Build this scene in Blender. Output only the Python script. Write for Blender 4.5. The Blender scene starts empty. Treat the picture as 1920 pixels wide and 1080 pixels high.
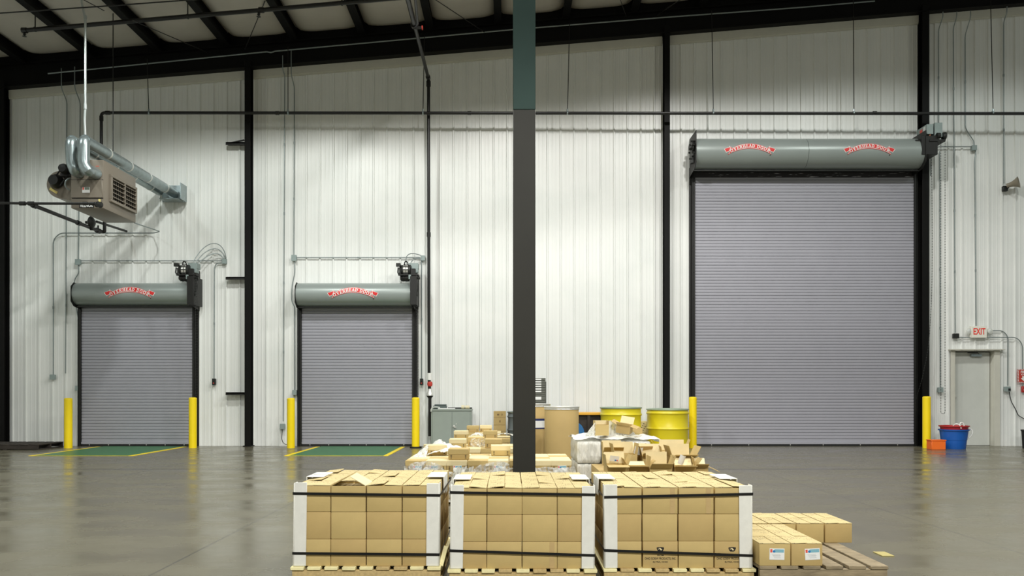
import bpy, bmesh, math, random
from mathutils import Vector, Matrix
random.seed(7)
SC = bpy.context.scene
COL = SC.collection

# ------------------------------------------------------------------ camera
F = 1536.0            # focal length in pixels of a 1920 px wide frame
H = 1.23              # eye height
VX, VY = 955.0, 735.0 # vanishing point of the depth lines
cam_d = bpy.data.cameras.new('camera')
cam = bpy.data.objects.new('camera', cam_d)
COL.objects.link(cam)
cam.location = (0, 0, H)
cam.rotation_euler = (math.pi / 2, 0, 0)
cam_d.sensor_width = 36.0
cam_d.lens = F / 1920 * 36.0
cam_d.shift_x = (960 - VX) / 1920
cam_d.shift_y = -(540 - VY) / 1920
cam_d.clip_end = 200
SC.camera = cam

# ------------------------------------------------------------------ world, lamps, exposure
w = bpy.data.worlds.new('world'); SC.world = w
w.use_nodes = True
w.node_tree.nodes['Background'].inputs[0].default_value = (0.95, 1.0, 0.92, 1)
w.node_tree.nodes['Background'].inputs[1].default_value = 0.27
SC.view_settings.view_transform = 'Standard'
SC.view_settings.look = 'None'
SC.view_settings.gamma = 1.0
SC.view_settings.use_curve_mapping = False
SC.view_settings.exposure = 0.0

def high_bay(x, y, z, power, color, angle=152, blend=0.12):
    d = bpy.data.lights.new('high_bay_lamp', 'SPOT')
    d.energy = power; d.color = color
    d.spot_size = math.radians(angle); d.spot_blend = blend
    d.shadow_soft_size = 0.2
    o = bpy.data.objects.new('high_bay_lamp', d)
    COL.objects.link(o); o.location = (x, y, z)
WARM = (1.0, 0.98, 0.94); COOL = (0.92, 1.0, 0.98)
for x, p, c in ((-9.6, 290, COOL), (-4.9, 1130, (0.97, 1.0, 0.95)), (-0.2, 1010, WARM), (4.4, 1100, WARM), (9.0, 540, (0.96, 1.0, 0.95)), (13.6, 200, COOL)):
    high_bay(x, 12.4, 9.42 + 0.083 * x, p * 0.9, c, 152, 0.2)
for x, p, c in ((-7.2, 170, COOL), (-2.4, 800, WARM), (2.4, 850, WARM), (7.2, 1050, WARM)):
    high_bay(x, 7.0, 8.3 + 0.083 * x, p, c)
for x, p in ((-5.0, 250), (0.4, 2900), (5.5, 1700)):
    high_bay(x, -3.4, 7.6, p, WARM)

# ------------------------------------------------------------------ helpers
def lin(c):
    return tuple(((v / 255) / 12.92 if v / 255 <= 0.04045 else ((v / 255 + 0.055) / 1.055) ** 2.4) for v in c)

def P(px, py, Y):
    return Vector(((px - VX) * Y / F, Y, H - (py - VY) * Y / F))
def PX(px, Y): return (px - VX) * Y / F
def PZ(py, Y): return H - (py - VY) * Y / F

MATS = {}
def mat(name, rgb, rough=0.6, metal=0.0, var=0.0, scale=6.0, bump=0.0, bscale=40.0, spec=0.5, coat=0.0, stretch=(1, 1, 1), rvar=0.0):
    m = bpy.data.materials.new(name); m.use_nodes = True
    nt = m.node_tree; b = nt.nodes['Principled BSDF']
    c = lin(rgb)
    b.inputs['Base Color'].default_value = (*c, 1)
    b.inputs['Roughness'].default_value = rough
    b.inputs['Metallic'].default_value = metal
    b.inputs['Specular IOR Level'].default_value = spec
    b.inputs['Coat Weight'].default_value = coat
    L = nt.links
    if var or bump or rvar:
        tc = nt.nodes.new('ShaderNodeTexCoord')
        mp = nt.nodes.new('ShaderNodeMapping'); mp.inputs['Scale'].default_value = stretch
        L.new(tc.outputs['Object'], mp.inputs['Vector'])
    if var or rvar:
        n = nt.nodes.new('ShaderNodeTexNoise'); n.inputs['Scale'].default_value = scale
        n.inputs['Detail'].default_value = 6; n.inputs['Roughness'].default_value = 0.6
        L.new(mp.outputs[0], n.inputs['Vector'])
    if var:
        r = nt.nodes.new('ShaderNodeValToRGB')
        r.color_ramp.elements[0].position = 0.3; r.color_ramp.elements[1].position = 0.7
        r.color_ramp.elements[0].color = (*[max(0, v * (1 - var)) for v in c], 1)
        r.color_ramp.elements[1].color = (*[min(1, v * (1 + var)) for v in c], 1)
        L.new(n.outputs['Fac'], r.inputs['Fac']); L.new(r.outputs['Color'], b.inputs['Base Color'])
    if rvar:
        mr = nt.nodes.new('ShaderNodeMapRange')
        mr.inputs['From Min'].default_value = 0.3; mr.inputs['From Max'].default_value = 0.7
        mr.inputs['To Min'].default_value = max(0.02, rough - rvar); mr.inputs['To Max'].default_value = rough + rvar
        L.new(n.outputs['Fac'], mr.inputs['Value']); L.new(mr.outputs[0], b.inputs['Roughness'])
    if bump:
        n2 = nt.nodes.new('ShaderNodeTexNoise'); n2.inputs['Scale'].default_value = bscale; n2.inputs['Detail'].default_value = 4
        L.new(mp.outputs[0], n2.inputs['Vector'])
        bp = nt.nodes.new('ShaderNodeBump'); bp.inputs['Strength'].default_value = bump; bp.inputs['Distance'].default_value = 0.01
        L.new(n2.outputs['Fac'], bp.inputs['Height']); L.new(bp.outputs[0], b.inputs['Normal'])
    MATS[name] = m
    return m

class MB:
    """collects faces for one mesh"""
    def __init__(s): s.v = []; s.f = []; s.m = []
    def add(s, vs, fs, mi=0):
        o = len(s.v); s.v += [Vector(p) for p in vs]
        for f in fs: s.f.append([i + o for i in f]); s.m.append(mi)
        return s
    def box(s, x0, x1, y0, y1, z0, z1, mi=0, M=None):
        vs = [Vector((x, y, z)) for z in (z0, z1) for y in (y0, y1) for x in (x0, x1)]
        if M: vs = [M @ p for p in vs]
        return s.add(vs, [(0, 2, 3, 1), (4, 5, 7, 6), (0, 1, 5, 4), (2, 6, 7, 3), (0, 4, 6, 2), (1, 3, 7, 5)], mi)
    def cbox(s, c, d, mi=0, M=None):
        return s.box(c[0] - d[0] / 2, c[0] + d[0] / 2, c[1] - d[1] / 2, c[1] + d[1] / 2, c[2] - d[2] / 2, c[2] + d[2] / 2, mi, M)
    def prism(s, poly, axis, a0, a1, mi=0):
        """poly in the two remaining axes (in xyz order), extruded along axis"""
        def mk(p, a):
            if axis == 'x': return (a, p[0], p[1])
            if axis == 'y': return (p[0], a, p[1])
            return (p[0], p[1], a)
        n = len(poly)
        vs = [mk(p, a0) for p in poly] + [mk(p, a1) for p in poly]
        fs = [(i, (i + 1) % n, n + (i + 1) % n, n + i) for i in range(n)]
        fs += [tuple(range(n))[::-1], tuple(range(n, 2 * n))]
        return s.add(vs, fs, mi)
    def tube(s, pts, r, n=8, mi=0, caps=True):
        pts = [Vector(p) for p in pts]
        rs = r if isinstance(r, (list, tuple)) else [r] * len(pts)
        vs = []; fs = []
        T = []
        for i in range(len(pts)):
            a = pts[max(0, i - 1)]; b = pts[min(len(pts) - 1, i + 1)]
            t = (b - a)
            T.append(t.normalized() if t.length > 1e-9 else Vector((0, 0, 1)))
        u = T[0].orthogonal().normalized()
        for i, p in enumerate(pts):
            t = T[i]; u = (u - t * u.dot(t))
            u = u.normalized() if u.length > 1e-6 else t.orthogonal().normalized()
            wv = t.cross(u)
            for k in range(n):
                a = 2 * math.pi * k / n
                vs.append(p + (u * math.cos(a) + wv * math.sin(a)) * rs[i])
        for i in range(len(pts) - 1):
            for k in range(n):
                fs.append((i * n + k, i * n + (k + 1) % n, (i + 1) * n + (k + 1) % n, (i + 1) * n + k))
        if caps:
            fs.append(tuple(range(n))[::-1]); fs.append(tuple(range((len(pts) - 1) * n, len(pts) * n)))
        return s.add(vs, fs, mi)
    def lathe(s, prof, c, axis='z', n=32, mi=0):
        """prof: list of (radius, height)"""
        vs = []; fs = []
        for (r, h) in prof:
            for k in range(n):
                a = 2 * math.pi * k / n; x, y = r * math.cos(a), r * math.sin(a)
                p = {'z': (x, y, h), 'x': (h, x, y), 'y': (x, h, y)}[axis]
                vs.append(Vector(p) + Vector(c))
        m = len(prof)
        for i in range(m - 1):
            for k in range(n):
                fs.append((i * n + k, i * n + (k + 1) % n, (i + 1) * n + (k + 1) % n, (i + 1) * n + k))
        if prof[0][0] > 1e-6: fs.append(tuple(range(n))[::-1])
        if prof[-1][0] > 1e-6: fs.append(tuple(range((m - 1) * n, m * n)))
        return s.add(vs, fs, mi)
    def build(s, name, mats, parent=None, bevel=0, smooth=True, seg=1, origin=None):
        me = bpy.data.meshes.new(name)
        off = Vector((0, 0, 0))
        if parent is not None:
            p = parent
            while p is not None: off += p.location; p = p.parent
        if origin is not None: off = Vector(origin)
        me.from_pydata([tuple(p - off) for p in s.v], [], s.f)
        if not isinstance(mats, (list, tuple)): mats = [mats]
        for m in mats: me.materials.append(m)
        me.polygons.foreach_set('material_index', s.m)
        bm = bmesh.new(); bm.from_mesh(me)
        bmesh.ops.recalc_face_normals(bm, faces=bm.faces)
        if bevel:
            ed = [e for e in bm.edges if len(e.link_faces) == 2 and e.calc_face_angle(0) > 0.6]
            bmesh.ops.bevel(bm, geom=ed, offset=bevel, segments=seg, affect='EDGES', profile=0.5, clamp_overlap=True)
        bm.to_mesh(me); bm.free()
        if smooth:
            me.polygons.foreach_set('use_smooth', [True] * len(me.polygons))
            me.set_sharp_from_angle(angle=math.radians(38))
        me.update()
        o = bpy.data.objects.new(name, me); COL.objects.link(o)
        if origin is not None: o.location = origin
        if parent is not None: o.parent = parent
        return o

def tag(o, label=None, cat=None, group=None, kind=None):
    if label: o['label'] = label
    if cat: o['category'] = cat
    if group: o['group'] = group
    if kind: o['kind'] = kind
    return o
def thing(name, label, cat, loc=(0, 0, 0), group=None, rotz=0):
    o = bpy.data.objects.new(name, None); COL.objects.link(o)
    o.empty_display_size = 0.1
    o.location = loc; o.rotation_euler = (0, 0, rotz)
    return tag(o, label, cat, group)
def copy_tree(o, parent=None):
    c = o.copy(); COL.objects.link(c)
    if parent is not None: c.parent = parent
    for ch in list(o.children): copy_tree(ch, c)
    return c
def struct(o): o['kind'] = 'structure'; return o

def fillet(pts, r=0.07, n=5):
    pts = [Vector(p) for p in pts]
    out = [pts[0]]
    for i in range(1, len(pts) - 1):
        a, b, c = pts[i - 1], pts[i], pts[i + 1]
        d1 = (a - b); d2 = (c - b)
        q = min(r, d1.length * 0.45, d2.length * 0.45)
        if q < 1e-4: out.append(b); continue
        p0 = b + d1.normalized() * q; p1 = b + d2.normalized() * q
        for k in range(n + 1):
            t = k / n
            out.append(p0 * (1 - t) ** 2 + b * 2 * t * (1 - t) + p1 * t * t)
    out.append(pts[-1])
    return out
def bez(a, b, c, d, n=14):
    a, b, c, d = map(Vector, (a, b, c, d))
    return [a * (1 - t) ** 3 + b * 3 * t * (1 - t) ** 2 + c * 3 * t * t * (1 - t) + d * t ** 3 for t in [k / n for k in range(n + 1)]]

def text_faces(txt, size, bold=0.0):
    """flat text as (verts2d, faces), centred on 0,0"""
    cu = bpy.data.curves.new('lettering', 'FONT'); cu.body = txt; cu.size = size
    cu.align_x = 'CENTER'; cu.align_y = 'CENTER'; cu.offset = bold; cu.resolution_u = 3
    o = bpy.data.objects.new('lettering', cu); COL.objects.link(o)
    dg = bpy.context.evaluated_depsgraph_get()
    me = bpy.data.meshes.new_from_object(o.evaluated_get(dg))
    vs = [(v.co.x, v.co.y) for v in me.vertices]; fs = [tuple(p.vertices) for p in me.polygons]
    bpy.data.objects.remove(o); bpy.data.curves.remove(cu); bpy.data.meshes.remove(me)
    return vs, fs
def put_text(mb, txt, size, fn, bold=0.0, sx=1.0, mi=0):
    vs, fs = text_faces(txt, size, bold)
    mb.add([fn(u * sx, v) for u, v in vs], fs, mi)

# ------------------------------------------------------------------ materials
kraft   = mat('kraft_card', (194, 170, 112), 0.75, var=0.07, scale=5, bump=0.06, bscale=60)
kraft2  = mat('kraft_card_deep', (188, 162, 106), 0.75, var=0.08, scale=4, bump=0.06, bscale=60)
kraftlt = mat('kraft_card_pale', (226, 210, 164), 0.75, var=0.06, scale=6, bump=0.05, bscale=60)
tapem   = mat('paper_tape', (190, 163, 112), 0.5, var=0.05)
whitebd = mat('white_board', (226, 226, 218), 0.6, var=0.05, scale=14, bump=0.05, bscale=90)
strapm  = mat('black_strap', (14, 14, 14), 0.35)
wood    = mat('pallet_wood', (196, 172, 120), 0.75, var=0.18, scale=9, bump=0.2, bscale=30, stretch=(6, 1, 6))
woodend = mat('pallet_wood_pale', (244, 232, 178), 0.75, var=0.14, scale=14, bump=0.2, bscale=30)
woodgr  = mat('weathered_wood', (142, 128, 102), 0.8, var=0.3, scale=7, bump=0.3, bscale=25, stretch=(1, 4, 4))
wooddk  = mat('dark_wood', (52, 46, 40), 0.8, var=0.3, scale=6, bump=0.2)
black   = mat('black_steel', (22, 22, 20), 0.5, var=0.2, scale=5)
roofblk = mat('black_roof_steel', (9, 9, 8), 0.6, var=0.2, scale=5, spec=0.2)
blackp  = mat('black_pipe', (20, 20, 19), 0.4, var=0.2)
darkgr  = mat('dark_metal', (46, 48, 46), 0.45, 0.4, var=0.2, scale=12)
galv    = mat('galvanised', (158, 170, 172), 0.32, 0.75, var=0.16, scale=9, bump=0.05)
conduit_m = mat('conduit_grey', (140, 150, 150), 0.4, 0.5, var=0.1)
boxgrey = mat('electrical_grey', (146, 160, 158), 0.5, 0.15, var=0.06)
silver  = mat('bright_metal', (222, 222, 216), 0.3, 0.55)
yellow  = mat('bollard_yellow', (250, 220, 12), 0.42, var=0.03, scale=3)
yellowd = mat('drum_yellow', (224, 206, 36), 0.35, var=0.06, scale=3)
hoodm   = mat('hood_grey', (146, 155, 152), 0.33, 0.15, var=0.03, scale=2, spec=0.6)
curtm   = mat('curtain_grey', (160, 160, 169), 0.5, 0.1, var=0.03, scale=2)
rubber  = mat('rubber', (16, 16, 17), 0.7)
redm    = mat('logo_red', (214, 44, 44), 0.45)
whitem  = mat('white_paint', (238, 238, 234), 0.5)
inkm    = mat('black_ink', (28, 24, 20), 0.7)
heaterm = mat('heater_taupe', (126, 118, 106), 0.42, 0.1, var=0.03, scale=2)
heaterd = mat('heater_shadow_gap', (28, 26, 24), 0.6)
paper   = mat('paper', (232, 234, 232), 0.7)
labelb  = mat('label_blue', (34, 120, 186), 0.5)
labelc  = mat('label_teal', (128, 180, 196), 0.5)
labelr  = mat('label_red', (226, 90, 76), 0.5)
labelk  = mat('label_grey', (168, 172, 176), 0.6)

def nodemat(name):
    m = bpy.data.materials.new(name); m.use_nodes = True
    return m, m.node_tree, m.node_tree.nodes, m.node_tree.links, m.node_tree.nodes['Principled BSDF']

# painted wall sheet: satin white with fine vertical brushing
def wall_material():
    m, nt, N, L, b = nodemat('wall_sheet')
    tc = N.new('ShaderNodeTexCoord')
    mp = N.new('ShaderNodeMapping'); mp.inputs['Scale'].default_value = (9, 1, 0.25)
    L.new(tc.outputs['Object'], mp.inputs['Vector'])
    n = N.new('ShaderNodeTexNoise'); n.inputs['Scale'].default_value = 2.2; n.inputs['Detail'].default_value = 5
    L.new(mp.outputs[0], n.inputs['Vector'])
    n2 = N.new('ShaderNodeTexNoise'); n2.inputs['Scale'].default_value = 1.1; n2.inputs['Detail'].default_value = 6
    L.new(tc.outputs['Object'], n2.inputs['Vector'])
    r = N.new('ShaderNodeValToRGB')
    r.color_ramp.elements[0].position = 0.28; r.color_ramp.elements[0].color = (*lin((228, 231, 228)), 1)
    r.color_ramp.elements[1].position = 0.55; r.color_ramp.elements[1].color = (*lin((235, 237, 234)), 1)
    L.new(n2.outputs['Fac'], r.inputs['Fac']); L.new(r.outputs['Color'], b.inputs['Base Color'])
    b.inputs['Roughness'].default_value = 0.36
    bp = N.new('ShaderNodeBump'); bp.inputs['Strength'].default_value = 0.35; bp.inputs['Distance'].default_value = 0.012
    L.new(n.outputs['Fac'], bp.inputs['Height']); L.new(bp.outputs[0], b.inputs['Normal'])
    return m
wallm = wall_material()
trimm = mat('wall_trim', (205, 204, 192), 0.5, var=0.03)
insul = mat('insulation_vinyl', (186, 181, 172), 0.55, var=0.06, scale=1.5, bump=0.1, bscale=3)

def floor_material():
    m, nt, N, L, b = nodemat('polished_concrete')
    tc = N.new('ShaderNodeTexCoord')
    n = N.new('ShaderNodeTexNoise'); n.inputs['Scale'].default_value = 0.9; n.inputs['Detail'].default_value = 8; n.inputs['Roughness'].default_value = 0.62
    L.new(tc.outputs['Object'], n.inputs['Vector'])
    mp = N.new('ShaderNodeMapping'); mp.inputs['Scale'].default_value = (0.45, 0.8, 1)
    L.new(tc.outputs['Object'], mp.inputs['Vector'])
    n3 = N.new('ShaderNodeTexNoise'); n3.inputs['Scale'].default_value = 2.5; n3.inputs['Detail'].default_value = 7
    L.new(mp.outputs[0], n3.inputs['Vector'])
    ad = N.new('ShaderNodeMath'); ad.operation = 'ADD'
    L.new(n.outputs['Fac'], ad.inputs[0]); L.new(n3.outputs['Fac'], ad.inputs[1])
    hf = N.new('ShaderNodeMath'); hf.operation = 'MULTIPLY'; hf.inputs[1].default_value = 0.5
    L.new(ad.outputs[0], hf.inputs[0])
    r = N.new('ShaderNodeValToRGB')
    r.color_ramp.elements[0].position = 0.32; r.color_ramp.elements[0].color = (*lin((98, 94, 78)), 1)
    r.color_ramp.elements[1].position = 0.66; r.color_ramp.elements[1].color = (*lin((112, 108, 91)), 1)
    L.new(hf.outputs[0], r.inputs['Fac'])
    # saw-cut joints: lines across (constant y) and along (constant x)
    sx = N.new('ShaderNodeSeparateXYZ'); L.new(tc.outputs['Object'], sx.inputs[0])
    def line(sock, pos, half):
        s = N.new('ShaderNodeMath'); s.operation = 'SUBTRACT'; s.inputs[1].default_value = pos; L.new(sock, s.inputs[0])
        a = N.new('ShaderNodeMath'); a.operation = 'ABSOLUTE'; L.new(s.outputs[0], a.inputs[0])
        c = N.new('ShaderNodeMath'); c.operation = 'LESS_THAN'; c.inputs[1].default_value = half; L.new(a.outputs[0], c.inputs[0])
        return c.outputs[0]
    socks = [line(sx.outputs['Y'], 13.05, 0.075), line(sx.outputs['X'], -5.66, 0.01), line(sx.outputs['X'], -2.41, 0.009), line(sx.outputs['X'], 3.9, 0.007), line(sx.outputs['X'], 8.4, 0.007)]
    cur = socks[0]
    for s in socks[1:]:
        mx = N.new('ShaderNodeMath'); mx.operation = 'MAXIMUM'; L.new(cur, mx.inputs[0]); L.new(s, mx.inputs[1]); cur = mx.outputs[0]
    mix = N.new('ShaderNodeMix'); mix.data_type = 'RGBA'
    mix.inputs['B'].default_value = (*lin((74, 72, 66)), 1)
    ml = N.new('ShaderNodeMath'); ml.operation = 'MULTIPLY'; ml.inputs[1].default_value = 0.75; L.new(cur, ml.inputs[0])
    L.new(ml.outputs[0], mix.inputs['Factor']); L.new(r.outputs['Color'], mix.inputs['A'])
    L.new(mix.outputs['Result'], b.inputs['Base Color'])
    mr = N.new('ShaderNodeMapRange'); mr.inputs['From Min'].default_value = 0.3; mr.inputs['From Max'].default_value = 0.7
    mr.inputs['To Min'].default_value = 0.16; mr.inputs['To Max'].default_value = 0.36
    L.new(n3.outputs['Fac'], mr.inputs['Value']); L.new(mr.outputs[0], b.inputs['Roughness'])
    bp = N.new('ShaderNodeBump'); bp.inputs['Strength'].default_value = 0.04; bp.inputs['Distance'].default_value = 0.02
    L.new(n.outputs['Fac'], bp.inputs['Height']); L.new(bp.outputs[0], b.inputs['Normal'])
    return m
floorm = floor_material()

def film_material(name, alpha_lo, alpha_hi, rgb=(232, 234, 230), scale=16.0, stretch=(1, 1, 1), bump=0.8):
    m, nt, N, L, b = nodemat(name)
    b.inputs['Base Color'].default_value = (*lin(rgb), 1); b.inputs['Roughness'].default_value = 0.25
    tc = N.new('ShaderNodeTexCoord'); mp = N.new('ShaderNodeMapping'); mp.inputs['Scale'].default_value = stretch
    L.new(tc.outputs['Object'], mp.inputs['Vector'])
    n = N.new('ShaderNodeTexNoise'); n.inputs['Scale'].default_value = scale; n.inputs['Detail'].default_value = 6; n.inputs['Distortion'].default_value = 1.2
    L.new(mp.outputs[0], n.inputs['Vector'])
    mr = N.new('ShaderNodeMapRange'); mr.inputs['From Min'].default_value = 0.36; mr.inputs['From Max'].default_value = 0.64
    mr.inputs['To Min'].default_value = alpha_lo; mr.inputs['To Max'].default_value = alpha_hi
    L.new(n.outputs['Fac'], mr.inputs['Value']); L.new(mr.outputs[0], b.inputs['Alpha'])
    bp = N.new('ShaderNodeBump'); bp.inputs['Strength'].default_value = bump; bp.inputs['Distance'].default_value = 0.02
    L.new(n.outputs['Fac'], bp.inputs['Height']); L.new(bp.outputs[0], b.inputs['Normal'])
    return m
film   = film_material('stretch_film', 0.12, 0.85)
filmop = film_material('stretch_film_thick', 0.72, 1.0, (240, 240, 232), 14.0, (2.6, 2.6, 0.5), 0.4)

# carton top printed with faint handling marks
def printed_card():
    m, nt, N, L, b = nodemat('printed_card')
    tc = N.new('ShaderNodeTexCoord')
    mp = N.new('ShaderNodeMapping'); mp.inputs['Scale'].default_value = (150, 45, 1); mp.inputs['Rotation'].default_value = (0, 0, 0.2)
    L.new(tc.outputs['Object'], mp.inputs['Vector'])
    n = N.new('ShaderNodeTexNoise'); n.inputs['Scale'].default_value = 1.0; n.inputs['Detail'].default_value = 2
    L.new(mp.outputs[0], n.inputs['Vector'])
    big = N.new('ShaderNodeTexNoise'); big.inputs['Scale'].default_value = 9; L.new(tc.outputs['Object'], big.inputs['Vector'])
    g1 = N.new('ShaderNodeMath'); g1.operation = 'GREATER_THAN'; g1.inputs[1].default_value = 0.57; L.new(n.outputs['Fac'], g1.inputs[0])
    g2 = N.new('ShaderNodeMath'); g2.operation = 'GREATER_THAN'; g2.inputs[1].default_value = 0.5; L.new(big.outputs['Fac'], g2.inputs[0])
    mu = N.new('ShaderNodeMath'); mu.operation = 'MULTIPLY'; L.new(g1.outputs[0], mu.inputs[0]); L.new(g2.outputs[0], mu.inputs[1])
    m2 = N.new('ShaderNodeMath'); m2.operation = 'MULTIPLY'; m2.inputs[1].default_value = 0.6; L.new(mu.outputs[0], m2.inputs[0])
    mix = N.new('ShaderNodeMix'); mix.data_type = 'RGBA'
    mix.inputs['A'].default_value = (*lin((202, 184, 132)), 1); mix.inputs['B'].default_value = (*lin((92, 74, 48)), 1)
    L.new(m2.outputs[0], mix.inputs['Factor']); L.new(mix.outputs['Result'], b.inputs['Base Color'])
    b.inputs['Roughness'].default_value = 0.75
    return m
cardtop = printed_card()

YW = 18.7                      # face of the far wall
def roof(x): return 8.11 + 0.0825 * (x + 11.2)   # underside of the wall rafter

# ------------------------------------------------------------------ structure
mb = MB(); mb.box(-13, 14.5, -9, YW + 0.3, -0.2, 0)
struct(mb.build('floor', floorm, smooth=False))

# far wall: ribbed sheet, one profile swept upwards, open at the personnel door
DX0, DX1, DZ = PX(1789, YW), PX(1862, YW), 2.16
mb = MB()
prof = []
x = -13.0 + ((0.84 + 13.0) % 0.305) - 0.305
while x < 14.5:
    for dx, h in ((0.0, 0.0), (0.014, 0.03), (0.040, 0.03), (0.054, 0.0), (0.128, 0.0), (0.134, 0.004), (0.146, 0.004), (0.152, 0.0), (0.215, 0.0), (0.221, 0.004), (0.233, 0.004), (0.239, 0.0)):
        prof.append((x + dx, YW - h))
    x += 0.305
prof = [p for p in prof if -13 <= p[0] <= 14.5]
ext = []
for i, p in enumerate(prof):
    ext.append(p)
    if i + 1 < len(prof):
        for d in (DX0, DX1):
            if p[0] < d < prof[i + 1][0]:
                t = (d - p[0]) / (prof[i + 1][0] - p[0]); ext.append((d, p[1] * (1 - t) + prof[i + 1][1] * t))
prof = ext
for a, b in zip(prof[:-1], prof[1:]):
    z0 = DZ if (a[0] >= DX0 - 1e-6 and b[0] <= DX1 + 1e-6) else 0.0
    mb.add([(a[0], a[1], z0), (b[0], b[1], z0), (b[0], b[1], roof(b[0]) + 0.1), (a[0], a[1], roof(a[0]) + 0.1)], [(0, 1, 2, 3)])
wall_o = struct(mb.build('wall_back', wallm, smooth=False))
mb = MB(); mb.box(-13.3, -13.0, -4, YW + 0.3, 0, 8.6)
struct(mb.build('wall_left', wallm, smooth=False))
mb = MB(); mb.box(-13.3, DX0 - 0.3, YW + 0.16, YW + 0.3, 0, 8.9); mb.box(DX1 + 0.3, 14.5, YW + 0.16, YW + 0.3, 0, 10.2); mb.box(DX0 - 0.3, DX1 + 0.3, YW + 0.16, YW + 0.3, 2.4, 8.9)
struct(mb.build('wall_outer', trimm, smooth=False))

# wall columns, each an I section with its web towards the wall
def wall_column(x, width=0.125, depth=0.24):
    mb = MB()
    y0 = YW - depth
    mb.box(x - width / 2, x + width / 2, y0, y0 + 0.014, 0, roof(x) + 0.15)
    mb.box(x - 0.006, x + 0.006, y0 + 0.014, YW - 0.045, 0, roof(x) + 0.1)
    mb.box(x - width / 2, x + width / 2, YW - 0.045, YW - 0.032, 0, roof(x) + 0.1)
    mb.box(x - width / 2 - 0.03, x + width / 2 + 0.03, y0 - 0.03, YW - 0.032, 0, 0.02)
    return struct(mb.build('wall_column', roofblk, bevel=0.003))
YC = YW - 0.24
COLS = [PX(1, YC), PX(464, YC), PX(1251, YC), PX(1736, YC)]
for i, x in enumerate(COLS): wall_column(x, (0.16, 0.135, 0.125, 0.16)[i])

# end rafter along the wall and the light flashing under it
mb = MB()
def sl(x0, x1, y0, y1, dz0, dz1, m=0):
    vs = []
    for (xx) in (x0, x1):
        for (yy, dz) in ((y0, dz0), (y1, dz0), (y1, dz1), (y0, dz1)): vs.append((xx, yy, roof(xx) + dz))
    mb.add(vs, [(0, 1, 2, 3), (4, 7, 6, 5), (0, 4, 5, 1), (1, 5, 6, 2), (2, 6, 7, 3), (3, 7, 4, 0)], m)
sl(-13, 14.5, YW - 0.26, YW - 0.01, 0, 0.016); sl(-13, 14.5, YW - 0.14, YW - 0.125, 0.016, 0.5); sl(-13, 14.5, YW - 0.26, YW - 0.01, 0.5, 0.516)
sl(-13, 14.5, YW - 0.13, YW - 0.12, 0.5, 1.1)
struct(mb.build('roof_beam', roofblk))
mb = MB(); sl(-13.3, 14.5, -3.2, YW + 0.3, 0.96, 1.06); struct(mb.build('roof_deck', black, smooth=False))
mb = MB(); sl(-13.3, 14.5, YW + 0.3, YW + 0.36, -9.5, 1.06); struct(mb.build('wall_cladding', trimm, smooth=False))
edges = [-13] + COLS + [14.5]
for i in range(len(edges) - 1):
    mb = MB(); a = edges[i] + (0.08 if i else 0); b = edges[i + 1] - 0.08
    sl(a, b, YW - 0.075, YW + 0.02, -0.17, -0.003); sl(a, b, YW - 0.062, YW - 0.03, -0.20, -0.17)
    struct(mb.build('trim_%d' % (i + 1), trimm, smooth=False))
# purlins running towards the camera
PUR = [-9.43 + 1.53 * k for k in range(-2, 16)]
def zpur(x): return roof(x) + 0.516
for x in PUR:
    mb = MB(); z = zpur(x)
    mb.box(x - 0.085, x + 0.075, -3, YW, z, z + 0.012); mb.box(x - 0.012, x + 0.0, -3, YW, z + 0.012, z + 0.25); mb.box(x - 0.085, x - 0.073, -3, YW, z + 0.012, z + 0.05); mb.box(x + 0.063, x + 0.075, -3, YW, z + 0.012, z + 0.05); mb.box(x - 0.05, x + 0.05, -3, YW, z + 0.25, z + 0.262)
    struct(mb.build('roof_purlin', roofblk, smooth=False))
# insulation blankets: sagging between purlins, drawn up tight along each edge and at the wall
mb = MB()
for k in range(len(PUR) - 1):
    xa, xb = PUR[k], PUR[k + 1]
    NU, NV = 14, 40
    vs = []; fs = []
    ys = [-3 + (YW + 3) * j / 26 for j in range(20)] + [YW - 5.2 + 5.2 * (1 - (1 - j / 20) ** 2) for j in range(0, 21)]
    ys = sorted(set(round(q, 4) for q in ys))
    for yy in ys:
        for i in range(NU + 1):
            u = i / NU; xx = xa + (xb - xa) * u
            e = min(1.0, min(u, 1 - u) * 3.2); d = min(1.0, (YW - yy) / 0.55)
            s = math.sqrt(max(0, 1 - (1 - e) ** 2)) * math.sqrt(max(0, 1 - (1 - d) ** 2))
            vs.append((xx, yy, zpur(xx) + 0.36 - 0.22 * s))
    n = NU + 1
    for j in range(len(ys) - 1):
        for i in range(NU): fs.append((j * n + i, j * n + i + 1, (j + 1) * n + i + 1, (j + 1) * n + i))
    mb.add(vs, fs)
struct(mb.build('ceiling', insul))

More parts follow.
